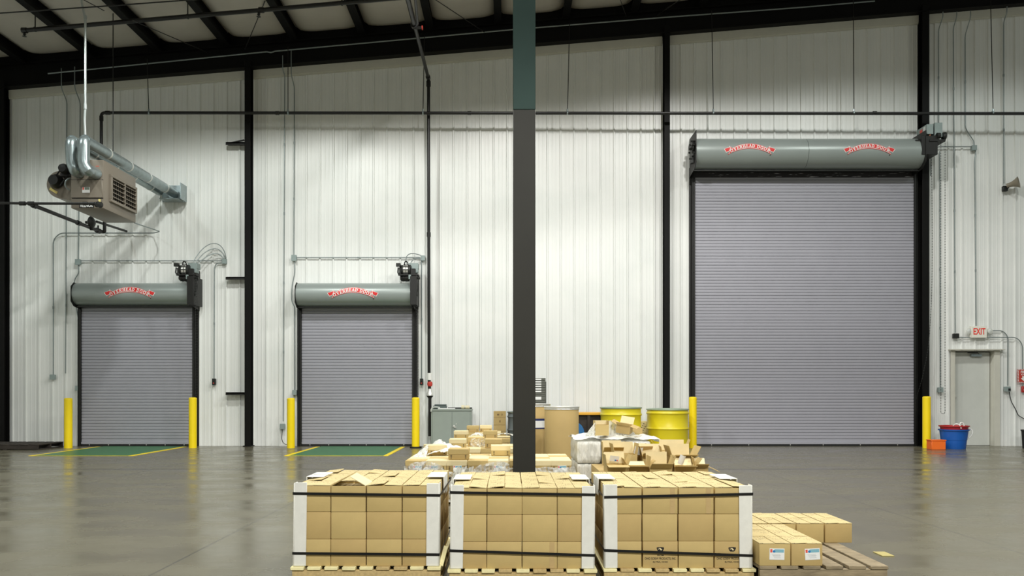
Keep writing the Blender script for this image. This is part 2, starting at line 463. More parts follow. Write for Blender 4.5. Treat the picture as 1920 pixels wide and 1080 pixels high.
# ------------------------------------------------------------------ lettering of the door ribbon (slab serif strokes)
def glyph(ch):
    """list of quads/strips in a 0..w x 0..1 box: (polys, width)"""
    t = 0.20; s = 0.11
    q = []
    def bar(x0, y0, x1, y1): q.append([(x0, y0), (x1, y0), (x1, y1), (x0, y1)])
    def dia(xa, ya, xb, yb, wd): q.append([(xa, ya), (xa + wd, ya), (xb + wd, yb), (xb, yb)])
    def ring(cx, cy, rx, ry, a0, a1, th, n=14):
        for k in range(n):
            u0 = a0 + (a1 - a0) * k / n; u1 = a0 + (a1 - a0) * (k + 1) / n
            q.append([(cx + rx * math.cos(u0), cy + ry * math.sin(u0)), (cx + rx * math.cos(u1), cy + ry * math.sin(u1)),
                      (cx + (rx - th) * math.cos(u1), cy + (ry - th * 0.75) * math.sin(u1)), (cx + (rx - th) * math.cos(u0), cy + (ry - th * 0.75) * math.sin(u0))])
    if ch == 'O': ring(0.45, 0.5, 0.45, 0.5, 0, 2 * math.pi, t, 20); return q, 0.9
    if ch == 'V':
        dia(0.06, 1, 0.36, 0, t); dia(0.62, 1, 0.36, 0, t * 0.75); bar(-0.05, 1 - s, 0.38, 1); bar(0.52, 1 - s, 0.92, 1); return q, 0.86
    if ch == 'E':
        bar(0.1, 0, 0.1 + t, 1); bar(0, 0, 0.7, s); bar(0, 1 - s, 0.68, 1); bar(0.1, 0.44, 0.5, 0.55); bar(0.6, 0, 0.7, 0.28); bar(0.58, 0.72, 0.68, 1); bar(0.45, 0.36, 0.53, 0.64); return q, 0.74
    if ch == 'R':
        bar(0.1, 0, 0.1 + t, 1); bar(0, 0, 0.42, s); bar(0, 1 - s, 0.5, 1); ring(0.45, 0.74, 0.32, 0.26, -math.pi / 2, math.pi / 2, t * 0.9, 8); bar(0.3, 0.48, 0.48, 0.58)
        dia(0.62, 0, 0.38, 0.5, t); bar(0.58, 0, 0.9, s); return q, 0.86
    if ch == 'H':
        bar(0.1, 0, 0.1 + t, 1); bar(0.62, 0, 0.62 + t, 1); bar(0.2, 0.44, 0.7, 0.55)
        for x0 in (0, 0.52):
            bar(x0, 0, x0 + 0.4, s); bar(x0, 1 - s, x0 + 0.4, 1)
        return q, 0.92
    if ch == 'A':
        dia(0.06, 0, 0.36, 1, t * 0.7); dia(0.62, 0, 0.36, 1, t); bar(0.22, 0.3, 0.7, 0.4); bar(-0.06, 0, 0.32, s); bar(0.52, 0, 0.94, s); return q, 0.86
    if ch == 'D':
        bar(0.1, 0, 0.1 + t, 1); bar(0, 0, 0.46, s); bar(0, 1 - s, 0.46, 1); ring(0.4, 0.5, 0.46, 0.5, -math.pi / 2, math.pi / 2, t, 12); return q, 0.88
    return q, 0.34

def ribbon_logo(hood, cx, yc, zc, r, vofs):
    """ribbon wrapped on the front of a round hood of radius r, centred on cx"""
    def mp(u, v, wv):
        a = (v + vofs) / r
        return (cx + u, yc - (r + wv) * math.cos(a), zc + (r + wv) * math.sin(a))
    def arch(u): return 0.06 - 0.125 * (u / 0.44) ** 2
    def band(mb, u0, u1, dv0, dv1, wv, n=24, slant=0.0):
        vs = []; fs = []
        for i in range(n + 1):
            u = u0 + (u1 - u0) * i / n
            for j in range(4):
                v = dv0 + (dv1 - dv0) * j / 3
                vs.append(mp(u - v * 0.55 * u / 0.44, arch(u) + v, wv))
        for i in range(n):
            for j in range(3): fs.append((i * 4 + j, i * 4 + j + 1, i * 4 + j + 5, i * 4 + j + 4))
        mb.add(vs, fs)
    def quad(mb, pts, wv, n=3):
        vs = []; fs = []
        for i in range(n + 1):
            for j in range(n + 1):
                a = i / n; b = j / n
                p = [pts[0][k] * (1 - a) * (1 - b) + pts[1][k] * a * (1 - b) + pts[2][k] * a * b + pts[3][k] * (1 - a) * b for k in (0, 1)]
                vs.append(mp(p[0], p[1], wv))
        for i in range(n):
            for j in range(n): fs.append((i * (n + 1) + j, i * (n + 1) + j + 1, (i + 1) * (n + 1) + j + 1, (i + 1) * (n + 1) + j))
        mb.add(vs, fs)
    white = MB(); red = MB(); let = MB()
    for s in (-1, 1):   # folded tails
        tail = [(s * 0.36, 0.022), (s * 0.53, -0.035), (s * 0.565, 0.012), (s * 0.40, 0.075)]
        tail = [(s * 0.40, -0.03), (s * 0.52, -0.085), (s * 0.57, -0.01), (s * 0.43, 0.045)]
        tin = [(s * 0.405, -0.022), (s * 0.515, -0.073), (s * 0.558, -0.008), (s * 0.43, 0.035)]
        quad(white, tail, 0.002); quad(red, tin, 0.004)
        fold = [(s * 0.37, 0.0), (s * 0.455, 0.07), (s * 0.43, 0.015), (s * 0.455, -0.055)]
        fin = [(s * 0.375, 0.0), (s * 0.44, 0.052), (s * 0.418, 0.012), (s * 0.44, -0.04)]
        quad(white, fold, 0.0045); quad(red, fin, 0.006)
    band(red, -0.448, 0.448, -0.062, 0.064, 0.0065)
    band(white, -0.440, 0.440, -0.053, 0.055, 0.0085)
    band(red, -0.430, 0.430, -0.045, 0.047, 0.0105)
    txt = 'OVERHEAD DOOR'; hgt = 0.072
    ws = [glyph(c)[1] * hgt * 0.98 + 0.010 for c in txt]
    u = -sum(ws) / 2
    for c, wd in zip(txt, ws):
        q, gw = glyph(c); uc = u + wd / 2
        slope = -2 * 0.125 * uc / 0.44 ** 2; a = math.atan(slope)
        for poly in q:
            pts = []
            for (gx, gy) in poly:
                lx = (gx - gw / 2) * hgt * 0.98; ly = (gy - 0.5) * hgt
                pts.append(mp(uc + lx * math.cos(a) - ly * math.sin(a) , arch(uc) + lx * math.sin(a) + ly * math.cos(a), 0.0165))
            let.add(pts, [(0, 1, 2, 3)])
        u += wd
    # small dark registered dot at the lower right corner
    dot = MB(); quad(dot, [(0.44, -0.15), (0.46, -0.15), (0.46, -0.13), (0.44, -0.13)], 0.003)
    o = red.build('ribbon', redm, hood); o['label'] = 'red ribbon with arched white lettering'
    white.build('ribbon_outline', whitem, hood)
    let.build('lettering', whitem, hood)
    dot.build('registered_mark', inkm, hood)

# ------------------------------------------------------------------ rolling steel doors
def chain_mesh(mb, pts, r=0.0105, pitch=0.03):
    pts = [Vector(p) for p in pts]
    seg = []
    carry = 0.0; k = 0
    for a, b in zip(pts[:-1], pts[1:]):
        d = (b - a); L = d.length; t = d.normalized(); u = t.orthogonal().normalized(); v = t.cross(u)
        s = carry
        while s < L:
            c = a + t * s; e = pitch * 0.62
            du, dv = (u, v) if k % 2 else (v, u)
            vs = [c - t * e, c + du * r, c + dv * r * 0.45, c - du * r, c - dv * r * 0.45, c + t * e]
            mb.add(vs, [(0, 1, 2), (0, 2, 3), (0, 3, 4), (0, 4, 1), (5, 2, 1), (5, 3, 2), (5, 4, 3), (5, 1, 4)])
            s += pitch; k += 1
        carry = s - L

def rolling_door(label, xl, xr, ztop, hx0, hx1, yc, zc, r, logos, seam=None, up=0.0):
    root = thing('rolling_door', label, 'rolling door', ((xl + xr) / 2, YW - 0.08, 0))
    # curtain of interlocking slats
    pitch = 0.0692; mb = MB(); pr = []
    z = 0.10
    while z < ztop:
        pr += [(18.609, z), (18.607, z + pitch * 0.3), (18.607, z + pitch * 0.65), (18.609, z + pitch * 0.87), (18.634, z + pitch * 0.88), (18.634, z + pitch * 0.985)]
        z += pitch
    vs = [(xx, y, zz) for (y, zz) in pr for xx in (xl, xr)]
    mb.add(vs, [(2 * i, 2 * i + 1, 2 * i + 3, 2 * i + 2) for i in range(len(pr) - 1)])
    mb.build('curtain', curtm, root, smooth=False)
    mb = MB(); mb.box(xl, xr, 18.585, 18.62, 0.045, 0.10, 0)
    mb.build('bottom_bar', curtm, root, bevel=0.004)
    mb = MB(); mb.box(xl, xr, 18.592, 18.615, 0.0, 0.046, 0)
    n = 6
    for k in range(n):
        xx = xl + (xr - xl) * (0.075 + 0.85 * k / (n - 1) + (0.02 if k in (2,) else 0))
        mb.lathe([(0.011, 18.588), (0.011, 18.592)], (xx, 0, 0.03), 'y', 8, 1)
    mb.build('bottom_seal', [rubber, silver], root)
    # guides
    for s, gx in ((-1, xl), (1, xr)):
        mb = MB()
        mb.box(min(gx, gx + s * 0.07), max(gx, gx + s * 0.07), 18.575, 18.588, 0, ztop + 0.02)
        mb.box(gx + s * 0.05 - 0.006, gx + s * 0.05 + 0.006, 18.575, 18.69, 0, ztop + 0.02)
        mb.box(min(gx - s * 0.0, gx + s * 0.12), max(gx, gx + s * 0.12), 18.66, 18.672, 0, ztop + 0.1)
        for k in range(int(ztop / 0.6)):
            mb.lathe([(0.012, 18.566), (0.012, 18.576)], (gx + s * 0.035, 0, 0.35 + 0.6 * k), 'y', 6)
        mb.build('guide', black, root, bevel=0.002)
    # hood
    def hood_profile(rr):
        pts = [(YW - 0.03, zc + rr), (yc, zc + rr)]
        for k in range(1, 25):
            a = math.pi / 2 - math.pi * 1.02 * k / 24
            pts.append((yc - rr * math.cos(a), zc + rr * math.sin(a)))
        pts += [(yc + 0.06, zc - rr), (yc + 0.06, zc - rr + 0.03), (YW - 0.03, zc - rr + 0.08)]
        return pts
    hd = MB()
    for (a, b) in ([(hx0, hx1)] if seam is None else [(hx0, seam - 0.004), (seam + 0.004, hx1)]): hd.prism(hood_profile(r), 'x', a, b)
    hood = hd.build('hood', hoodm, root)
    if seam is not None:
        sm = MB(); sm.prism(hood_profile(r - 0.006), 'x', seam - 0.006, seam + 0.006); sm.build('hood_seam', darkgr, hood)
    lip = MB(); lip.box(hx0, hx1, yc - r * 0.15, yc - r * 0.15 + 0.03, zc - r - 0.05, zc - r - 0.012)
    lip.build('hood_baffle', darkgr, hood, bevel=0.003)
    for cx, vo in logos: ribbon_logo(hood, cx, yc, zc, r, vo)
    # lintel brush behind the hood
    mb = MB(); mb.box(xl, xr, 18.59, 18.60, ztop - 0.02, zc - r + 0.05)
    mb.build('lintel_seal', rubber, root, smooth=False)
    # end plates
    for s, hx in ((-1, hx0), (1, hx1)):
        mb = MB()
        y0 = yc - r - 0.02; y1 = YW - 0.04
        mb.prism([(y0, zc - r * 0.75), (y0 + r * 0.5, zc - r - 0.04), (y1, zc - r - 0.1), (y1, zc + r + up), (y0 + (0.0 if up else r * 0.5), zc + r + up), (y0, zc + r * (1.0 if up else 0.6) + up)], 'x', hx + s * 0.002, hx + s * 0.012)
        mb.build('end_plate', black, root)
        mb = MB(); mb.box(hx - s * 0.02 if s < 0 else hx - 0.09, hx + 0.09 if s < 0 else hx + 0.02, YW - 0.06, YW - 0.035, zc - r - 0.12, zc - r - 0.02)
        mb.build('mounting_clip', darkgr, root, bevel=0.003)
    return root

def small_operator(root, dx, label):
    """jackshaft motor above the right end of a hood; dx moves the whole unit along the wall"""
    Y = 18.28
    def q(px, py, dy=0.0):
        p = P(px, py, Y); return Vector((p.x + dx, p.y + dy, p.z))
    mb = MB()   # support frame
    a = q(357, 530); b = q(366, 505)
    mb.box(a.x, b.x, Y - 0.12, Y + 0.3, a.z - 0.06, b.z)
    mb.box(q(336, 0).x, q(372, 0).x, Y - 0.14, Y + 0.1, q(0, 518).z, q(0, 515.5).z)
    mb.box(q(357, 0).x, q(369, 0).x, Y - 0.2, Y + 0.34, q(0, 573).z, q(0, 520).z)
    op = mb.build('operator_frame', black, root, bevel=0.004)
    op['label'] = label
    mb = MB()   # motor with bright band between black rings
    c = q(0, 507)
    def X(px): return q(px, 0).x
    mb.lathe([(0.0, X(335)), (0.07, X(335)), (0.10, X(338)), (0.12, X(341)), (0.12, X(343))], (0, Y, c.z), 'x', 20, 1)
    mb.lathe([(0.118, X(343)), (0.118, X(347.5))], (0, Y, c.z), 'x', 20, 0)
    mb.lathe([(0.124, X(347.5)), (0.124, X(348.3))], (0, Y, c.z), 'x', 20, 1)
    mb.lathe([(0.118, X(348.3)), (0.118, X(352))], (0, Y, c.z), 'x', 20, 0)
    mb.lathe([(0.126, X(352)), (0.126, X(356)), (0.09, X(358)), (0.0, X(358))], (0, Y, c.z), 'x', 20, 1)
    for k in range(5):
        a = -1.2 + k * 0.6
        mb.box(X(343), X(352), Y - 0.125 * math.cos(a) - 0.006, Y - 0.125 * math.cos(a) + 0.006, c.z + 0.125 * math.sin(a) - 0.008, c.z + 0.125 * math.sin(a) + 0.008, 1)
    mb.build('motor', [silver, darkgr], op)
    mb = MB(); mb.box(X(330), X(338), Y - 0.13, Y - 0.03, q(0, 501).z, q(0, 495).z); mb.tube([q(337, 498, -0.06), q(342, 500, -0.04)], 0.015)
    mb.tube([q(334, 503, -0.1), q(333.5, 512, -0.12), q(336, 518, -0.1)], 0.018); mb.tube([q(337, 504, -0.1), q(337, 517, -0.1)], 0.02)
    mb.build('brake_release', darkgr, op)
    mb = MB(); mb.box(X(352.5), X(370.5), Y - 0.02, Y + 0.18, q(0, 504).z, q(0, 493.5).z); mb.box(X(360), X(370), Y - 0.05, Y + 0.1, q(0, 512).z, q(0, 504).z)
    mb.build('control_box', boxgrey, op, bevel=0.006)
    mb = MB(); c2 = q(0, 521.5)
    mb.lathe([(0.0, X(337)), (0.05, X(337)), (0.075, X(340)), (0.078, X(354)), (0.0, X(355))], (0, Y - 0.02, c2.z), 'x', 16)
    mb.lathe([(0.082, X(343)), (0.082, X(344))], (0, Y - 0.02, c2.z), 'x', 16); mb.lathe([(0.082, X(349)), (0.082, X(350))], (0, Y - 0.02, c2.z), 'x', 16)
    mb.build('gear_reducer', black, op)
    mb = MB(); mb.box(X(353.5), X(358), Y - 0.16, Y - 0.05, q(0, 525).z, q(0, 517).z)
    mb.build('limit_switch', boxgrey, op, bevel=0.004)
    mb = MB()
    mb.lathe([(0.0, X(366)), (0.055, X(366)), (0.07, X(367)), (0.07, X(369)), (0.03, X(370)), (0.03, X(374)), (0, X(374))], (0, Y - 0.06, q(0, 522).z), 'x', 16)
    mb.lathe([(0.0, X(367)), (0.04, X(367)), (0.05, X(368)), (0.05, X(370)), (0, X(370))], (0, Y - 0.1, q(0, 552).z), 'x', 14)
    mb.tube([q(367.5, 516, -0.12), q(368.5, 552, -0.15)], 0.012); mb.tube([q(371, 520, 0.0), q(370, 556, -0.06)], 0.012)
    mb.build('sprocket', darkgr, op)
    mb = MB(); mb.tube(bez(q(345, 500, -0.05), q(344, 488, -0.1), q(352, 488, -0.1), q(352, 500, -0.05)), 0.012)
    mb.build('motor_lead', rubber, op)
    return op

YCUR = 18.61
s1 = F / 18.2
def hood_args(pyt, pyb, px0, px1):
    # front of hood sits r*2 before the wall
    r = (pyb - pyt) / 2 * 18.35 / F
    yc = YW - 0.03 - r
    zc = PZ((pyt + pyb) / 2, yc)
    return PX(px0, yc - r), PX(px1, yc - r), yc, zc, r
hx0, hx1, yc, zc, r = hood_args(531, 572, 134, 357)
d1 = rolling_door('grey rolling steel door under the heater, leftmost of three, green floor plate before it', PX(153, YCUR), PX(361.5, YCUR), PZ(575, YCUR), hx0, hx1, yc, zc, r, [(PX(243, yc - r), 0.015)])
small_operator(d1, 0, 'black and silver door motor')
hx0, hx1, yc, zc, r = hood_args(531, 574, 554, 774)
d2 = rolling_door('grey rolling steel door between two yellow bollards beside grey cabinet, green floor plate before it', PX(566, YCUR), PX(773, YCUR), PZ(576, YCUR), hx0, hx1, yc, zc, r, [(PX(661.5, yc - r), 0.015)])
small_operator(d2, PX(764, 18.28) - PX(350, 18.28), 'black and silver door motor')
hx0, hx1, yc, zc, r = hood_args(261.5, 317.5, 1306, 1735)
d3 = rolling_door('very tall wide grey rolling steel door with two red ribbon emblems on hood', PX(1303, YCUR), PX(1713, YCUR), PZ(322, YCUR), hx0, hx1, yc, zc, r, [(PX(1406, yc - r), 0.03), (PX(1630, yc - r), 0.03)], seam=PX(1517, yc - r), up=0.10)
# worn dark band along the top of the tall curtain
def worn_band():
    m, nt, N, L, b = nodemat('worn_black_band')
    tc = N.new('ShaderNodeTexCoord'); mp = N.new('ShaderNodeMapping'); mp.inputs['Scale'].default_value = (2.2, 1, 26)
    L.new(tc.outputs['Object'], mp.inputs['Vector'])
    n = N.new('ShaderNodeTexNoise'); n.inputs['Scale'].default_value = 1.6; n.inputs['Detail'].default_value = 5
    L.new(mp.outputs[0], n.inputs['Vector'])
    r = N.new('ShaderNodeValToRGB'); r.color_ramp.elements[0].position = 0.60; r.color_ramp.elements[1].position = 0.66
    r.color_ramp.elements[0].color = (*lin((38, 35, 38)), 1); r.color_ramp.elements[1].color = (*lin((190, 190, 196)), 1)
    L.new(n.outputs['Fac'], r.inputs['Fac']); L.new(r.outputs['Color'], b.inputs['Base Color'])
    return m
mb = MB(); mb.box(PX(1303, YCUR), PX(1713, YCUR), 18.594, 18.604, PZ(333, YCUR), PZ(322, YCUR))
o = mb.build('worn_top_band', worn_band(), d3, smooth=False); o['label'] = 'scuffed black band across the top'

# operator of the tall door: two long grey enclosures on a black frame
mb = MB(); Y3 = 18.1
def Q(px, py, Y=Y3): return P(px, py, Y)
mb.box(PX(1724, Y3), PX(1754, Y3), Y3 - 0.1, Y3 + 0.45, PZ(292, Y3), PZ(257, Y3))
mb.box(PX(1716, Y3), PX(1732, Y3), Y3 - 0.02, Y3 + 0.3, PZ(284, Y3), PZ(262, Y3))
mb.box(PX(1738, Y3), PX(1768, Y3), Y3 - 0.12, Y3 + 0.4, PZ(268, Y3), PZ(264, Y3))
mb.tube([Q(1734, 268), Q(1728, 284)], 0.03); mb.tube([Q(1752, 268), Q(1744, 286)], 0.03); mb.tube([Q(1724, 270), Q(1742, 262)], 0.025)
op3 = mb.build('operator_frame', black, d3, bevel=0.004)
mb = MB(); mb.box(PX(1751.5, Y3), PX(1766, Y3), Y3 - 0.03, Y3 + 0.34, PZ(258, Y3), PZ(230.5, Y3)); mb.build('control_enclosure', boxgrey, op3, bevel=0.006)
mb = MB(); mb.box(PX(1736.5, Y3), PX(1749, Y3), Y3 - 0.03, Y3 + 0.42, PZ(252, Y3), PZ(233.5, Y3)); enc = mb.build('control_enclosure', boxgrey, op3, bevel=0.006)
xx = PX(1736.5, Y3) - 0.002
mb = MB(); mb.box(xx - 0.003, xx, Y3 + 0.16, Y3 + 0.27, PZ(249, Y3), PZ(238, Y3)); mb.build('warning_label', labelr, enc)
mb = MB(); mb.box(xx - 0.003, xx, Y3 + 0.03, Y3 + 0.12, PZ(250, Y3), PZ(236, Y3)); mb.build('rating_label', paper, enc)
mb = MB()
mb.lathe([(0, PX(1766, Y3)), (0.07, PX(1766, Y3)), (0.09, PX(1768, Y3)), (0.09, PX(1771, Y3)), (0.0, PX(1772, Y3))], (0, Y3 - 0.02, PZ(256, Y3)), 'x', 16)
mb.lathe([(0, PX(1752, Y3)), (0.06, PX(1752, Y3)), (0.06, PX(1758, Y3)), (0.0, PX(1758, Y3))], (0, Y3 - 0.1, PZ(257, Y3)), 'x', 16)
mb.build('chain_wheel', darkgr, op3)
mb = MB(); mb.tube([Q(1742, 262), Q(1744, 252), Q(1746, 246)], 0.018); o = mb.build('motor_bracket', mat('copper_paint', (150, 92, 52), 0.5), op3)
# chain tensioner on the left end plate of the tall door
mb = MB(); xe = hx0 - 0.014; zt = zc + 0.12
mb.lathe([(0.0, xe - 0.10), (0.05, xe - 0.10), (0.055, xe - 0.05), (0.13, xe - 0.045), (0.14, xe - 0.02), (0.05, xe - 0.015), (0.05, xe)], (0, 18.25, zt), 'x', 18)
for k in range(7):
    a = k * 0.9; mb.lathe([(0, xe - 0.07), (0.02, xe - 0.07), (0.02, xe)], (0, 18.25 + 0.17 * math.cos(a), zt - 0.06 + 0.2 * math.sin(a)), 'x', 8)
mb.box(xe - 0.05, xe, 18.2, 18.34, zt - 0.34, zt - 0.08)
mb.build('spring_tensioner', darkgr, d3)

# hand chains
def loops(root, px_a, px_b, pt, pb, Y, n=1):
    mb = MB(); a, b = PX(px_a, Y), PX(px_b, Y); zt, zb = PZ(pt, Y), PZ(pb, Y)
    pts = [(a, Y, zt), (a, Y, zb + 0.05)] + [(a + (b - a) * (0.5 - 0.5 * math.cos(t)), Y, zb + 0.05 - 0.05 * math.sin(t)) for t in (0.6, 1.2, 1.9, 2.5)] + [(b, Y, zb + 0.05), (b, Y, zt)]
    chain_mesh(mb, pts); return mb.build('hand_chain', darkgr, root)
loops(d1, 366.5, 369.5, 522, 742, 18.16)
loops(d2, 781, 784.5, 522, 745, 18.16)
loops(d3, 1764, 1772, 262, 776, 18.08)
mb = MB(); chain_mesh(mb, bez(P(1746, 290, 18.15), P(1752, 560, 18.15), P(1744, 650, 18.2), P(1733, 690, 18.28)) ); chain_mesh(mb, bez(P(1733, 690, 18.28), P(1728, 720, 18.3), P(1722, 730, 18.4), P(1718, 748, 18.5)))
mb.build('slack_chain', darkgr, d3)

# ------------------------------------------------------------------ dock plates in the floor
def dock_plate(label, x0, x1):
    t = thing('dock_plate', label, 'dock plate', ((x0 + x1) / 2, 17.1, 0))
    g = MB(); g.box(x0, x1, 15.78, 18.5, 0.0, 0.006); g.build('plate', mat('plate_green', (50, 112, 66), 0.4, var=0.12, scale=3), t)
    for (a, b, c, d) in ((x0 - 0.09, x0, 15.74, 18.35), (x1, x1 + 0.09, 15.74, 18.35)):
        s = MB(); s.box(a, b, c, d, 0, 0.0065); s.build('edge_stripe', yellow, t)
    s = MB(); s.box(x0, x1, 15.74, 15.78, 0, 0.0065); s.build('front_stripe', mat('worn_yellow', (190, 176, 50), 0.6, var=0.3, scale=5), t)
dock_plate('green painted floor plate edged in yellow before the door under the heater', -9.15, -7.32)
dock_plate('green painted floor plate edged in yellow before the door beside grey cabinet', -4.24, -2.42)

# ------------------------------------------------------------------ bollards
def bollard(px, pyt, label, foot=False):
    Y = 18.0; x = PX(px, Y); h = PZ(pyt, Y)
    t = thing('bollard', label, 'bollard', (x, Y, 0), 'yellow bollards guarding the door openings')
    mb = MB(); mb.lathe([(0.085, 0.0), (0.085, h - 0.045)], (x, Y, 0), 'z', 28)
    mb.build('sleeve', yellow, t)
    mb = MB(); mb.lathe([(0.087, h - 0.045), (0.084, h - 0.018), (0.066, h - 0.004), (0.03, h), (0.0, h)], (x, Y, 0), 'z', 28); mb.build('cap', yellow, t)
    if foot:
        mb = MB(); mb.lathe([(0.13, 0.0), (0.13, 0.03), (0.088, 0.034)], (x, Y, 0), 'z', 28); mb.build('base_ring', rubber, t)
bollard(128, 746, 'yellow bollard left of the door under the heater')
bollard(361.5, 745, 'yellow bollard right of the door under the heater')
bollard(545.5, 746, 'yellow bollard left of the middle door')
bollard(779.5, 745, 'yellow bollard on dark base ring beside the grey cabinet', True)
bollard(1299, 744, 'yellow bollard beside the yellow drum, left of the tall door')
bollard(1737.5, 743, 'yellow bollard beside the orange box and blue tub')

# ------------------------------------------------------------------ personnel door
def personnel():
    t = MB()
    x0, x1, z1 = PX(1789, YW), PX(1862, YW), 2.16
    doorm = mat('door_white', (205, 208, 202), 0.4, var=0.04, scale=3)
    mb = MB(); mb.box(x0 + 0.02, x1 - 0.02, YW + 0.10, YW + 0.14, 0.01, z1 - 0.02)
    leaf = struct(mb.build('door_1', doorm, bevel=0.003))
    leaf['label'] = 'white personnel door below the exit sign'
    mb = MB()
    mb.box(x0 - 0.10, x0, YW - 0.05, YW - 0.03, 0, z1 + 0.018); mb.box(x1, x1 + 0.13, YW - 0.05, YW - 0.03, 0, z1 + 0.018)
    mb.box(x0 - 0.016, x0, YW - 0.029, YW + 0.16, 0, z1); mb.box(x1, x1 + 0.016, YW - 0.029, YW + 0.16, 0, z1)
    mb.box(x0 - 0.03, x1 + 0.03, YW - 0.029, YW + 0.16, z1 + 0.0005, z1 + 0.016)
    mb.box(x0 - 0.16, x1 + 0.2, YW - 0.14, YW - 0.03, z1 + 0.02, z1 + 0.045)
    mb.build('door_frame', trimm, leaf, bevel=0.002)
    mb = MB(); cx, cz = x0 + 0.055, PZ(744, YW)
    mb.lathe([(0.0, YW + 0.035), (0.028, YW + 0.04), (0.032, YW + 0.06), (0.014, YW + 0.075), (0.014, YW + 0.09), (0.034, YW + 0.092), (0.034, YW + 0.1)], (cx, 0, cz), 'y', 18); mb.build('door_knob', silver, leaf)
    mb = MB(); cz = z1 - 0.07
    mb.box(PX(1823, YW), PX(1843, YW), YW + 0.03, YW + 0.1, cz - 0.05, cz + 0.01); mb.build('door_closer', galv, leaf, bevel=0.006)
    mb = MB(); mb.box(PX(1815, YW), PX(1832, YW), YW + 0.0, YW + 0.02, cz + 0.03, cz + 0.045); mb.tube([(PX(1816, YW), YW + 0.02, cz + 0.04), (PX(1832, YW), YW - 0.02, cz + 0.035), (PX(1838, YW), YW + 0.05, cz)], 0.008)
    mb.build('closer_arm', darkgr, leaf)
personnel()

# ------------------------------------------------------------------ conduits, boxes and small wall gear
YK = 18.645
def conduit(label, pts, r=0.0125, Y=YK, m=None, name='conduit', cat='conduit', rad=0.09, group=None, clips=True):
    pp = [P(p[0], p[1], p[2] if len(p) > 2 else Y) for p in pts]
    o = pp[0].copy()
    mb = MB(); mb.tube(fillet(pp, rad), r, 8)
    # couplings
    for a, b in zip(pp[:-1], pp[1:]):
        L = (b - a).length
        if clips and L > 2.0:
            for k in range(1, int(L / 1.6) + 1):
                c = a.lerp(b, k / (int(L / 1.6) + 1)); t = (b - a).normalized()
                mb.tube([c - t * 0.03, c + t * 0.03], r * 1.5, 8)
    ob = mb.build(name, m or conduit_m, None, origin=o)
    return tag(ob, label, cat, group)
def jbox(label, px, py, wpx, hpx, name='junction_box', cat='junction box', m=None, Y=18.62, d=0.07, extra=None):
    c = P(px, py, Y); s = Y / F
    t = thing(name, label, cat, (c.x, c.y, c.z))
    mb = MB(); mb.cbox((c.x, c.y + d * 0.1, c.z), (wpx * s, d, hpx * s)); mb.build('body', m or boxgrey, t, bevel=0.005)
    mb = MB(); mb.cbox((c.x, c.y - d * 0.42, c.z), (wpx * s * 1.04, 0.006, hpx * s * 1.04))
    for sx in (-1, 1): mb.cbox((c.x + sx * wpx * s * 0.36, c.y - d * 0.42 - 0.005, c.z), (0.012, 0.006, 0.012))
    mb.build('cover', m or boxgrey, t, bevel=0.002)
    if extra:
        for (dx, dz, w_, h_, mm, nm) in extra:
            mb = MB(); mb.cbox((c.x + dx, c.y - d * 0.5 - 0.004, c.z + dz), (w_, 0.022, h_)); mb.build(nm, mm, t, bevel=0.003)
    return t
btnr = mat('button_red', (190, 60, 50), 0.5)
# left bay
conduit('grey conduit bending from control box beside left bollard up and across beneath the heater', [(100, 704), (100, 450), (112, 437), (288, 437), (300, 434, 18.2), (252, 418, 16.9)], rad=0.12, Y=18.612)
jbox('small grey control box on conduit, left of the leftmost bollard column', 99, 707, 9, 9)
conduit('thin dark conduit dropping behind the heater flue, left one of the pair', [(115, 128, 18.41), (115, 165, 18.41), (125.5, 190), (123, 700)], 0.011)
conduit('thin conduit dropping behind the heater to junction box above left door hood', [(140, 125, 18.41), (140, 165, 18.41), (150.5, 192), (147, 486)], 0.012)
jbox('pale junction box above the left end of the leftmost door hood', 146.5, 491.5, 9, 10)
conduit('long horizontal conduit above the leftmost door hood between two junction boxes', [(151, 489), (416, 489)], 0.011)
jbox('pale junction box at the right end of conduit above leftmost door motor', 421, 490, 8, 9)
conduit('flexible lead looping from junction box to the leftmost hood', [(147, 497), (148, 512), (141, 522), (139, 531, 18.4)], 0.012, rad=0.15)
for k, (a, b, lab) in enumerate((((362, 492, 18.30), 450, 'tallest'), ((366, 493.5, 18.34), 463, 'second'), ((370, 495.5, 18.38), 475, 'lowest'))):
    pp = bez(P(*a), P(a[0] + 22, b - 2, 18.5), P(418 - 3 * k, b - 6, 18.57 + 0.02 * k), P(424 - 3 * k, 484.5, 18.57 + 0.02 * k))
    mb = MB(); mb.tube(pp, 0.010, 8); tag(mb.build('flexible_cable', conduit_m, None, origin=pp[0]), lab + ' of three flexible cables arching over leftmost door motor to box', 'cable', 'cables arching over the leftmost door motor')
conduit('conduit dropping from junction box right of leftmost door to small push button station', [(417, 493), (405, 494), (402, 503), (401.5, 711)], 0.011, rad=0.12)
jbox('small dark push button station on conduit right of leftmost door', 401.5, 716, 6, 12, 'push_button_station', 'push button station', darkgr, extra=[(0, -0.03, 0.025, 0.025, btnr, 'stop_button'), (0, 0.02, 0.022, 0.022, inkm, 'button')])
conduit('thin conduit beside left guide of leftmost door down to small box', [(143, 577), (147, 600), (146.5, 722)], 0.010)
jbox('small grey box beside left guide of leftmost door', 145.5, 728, 7, 9)
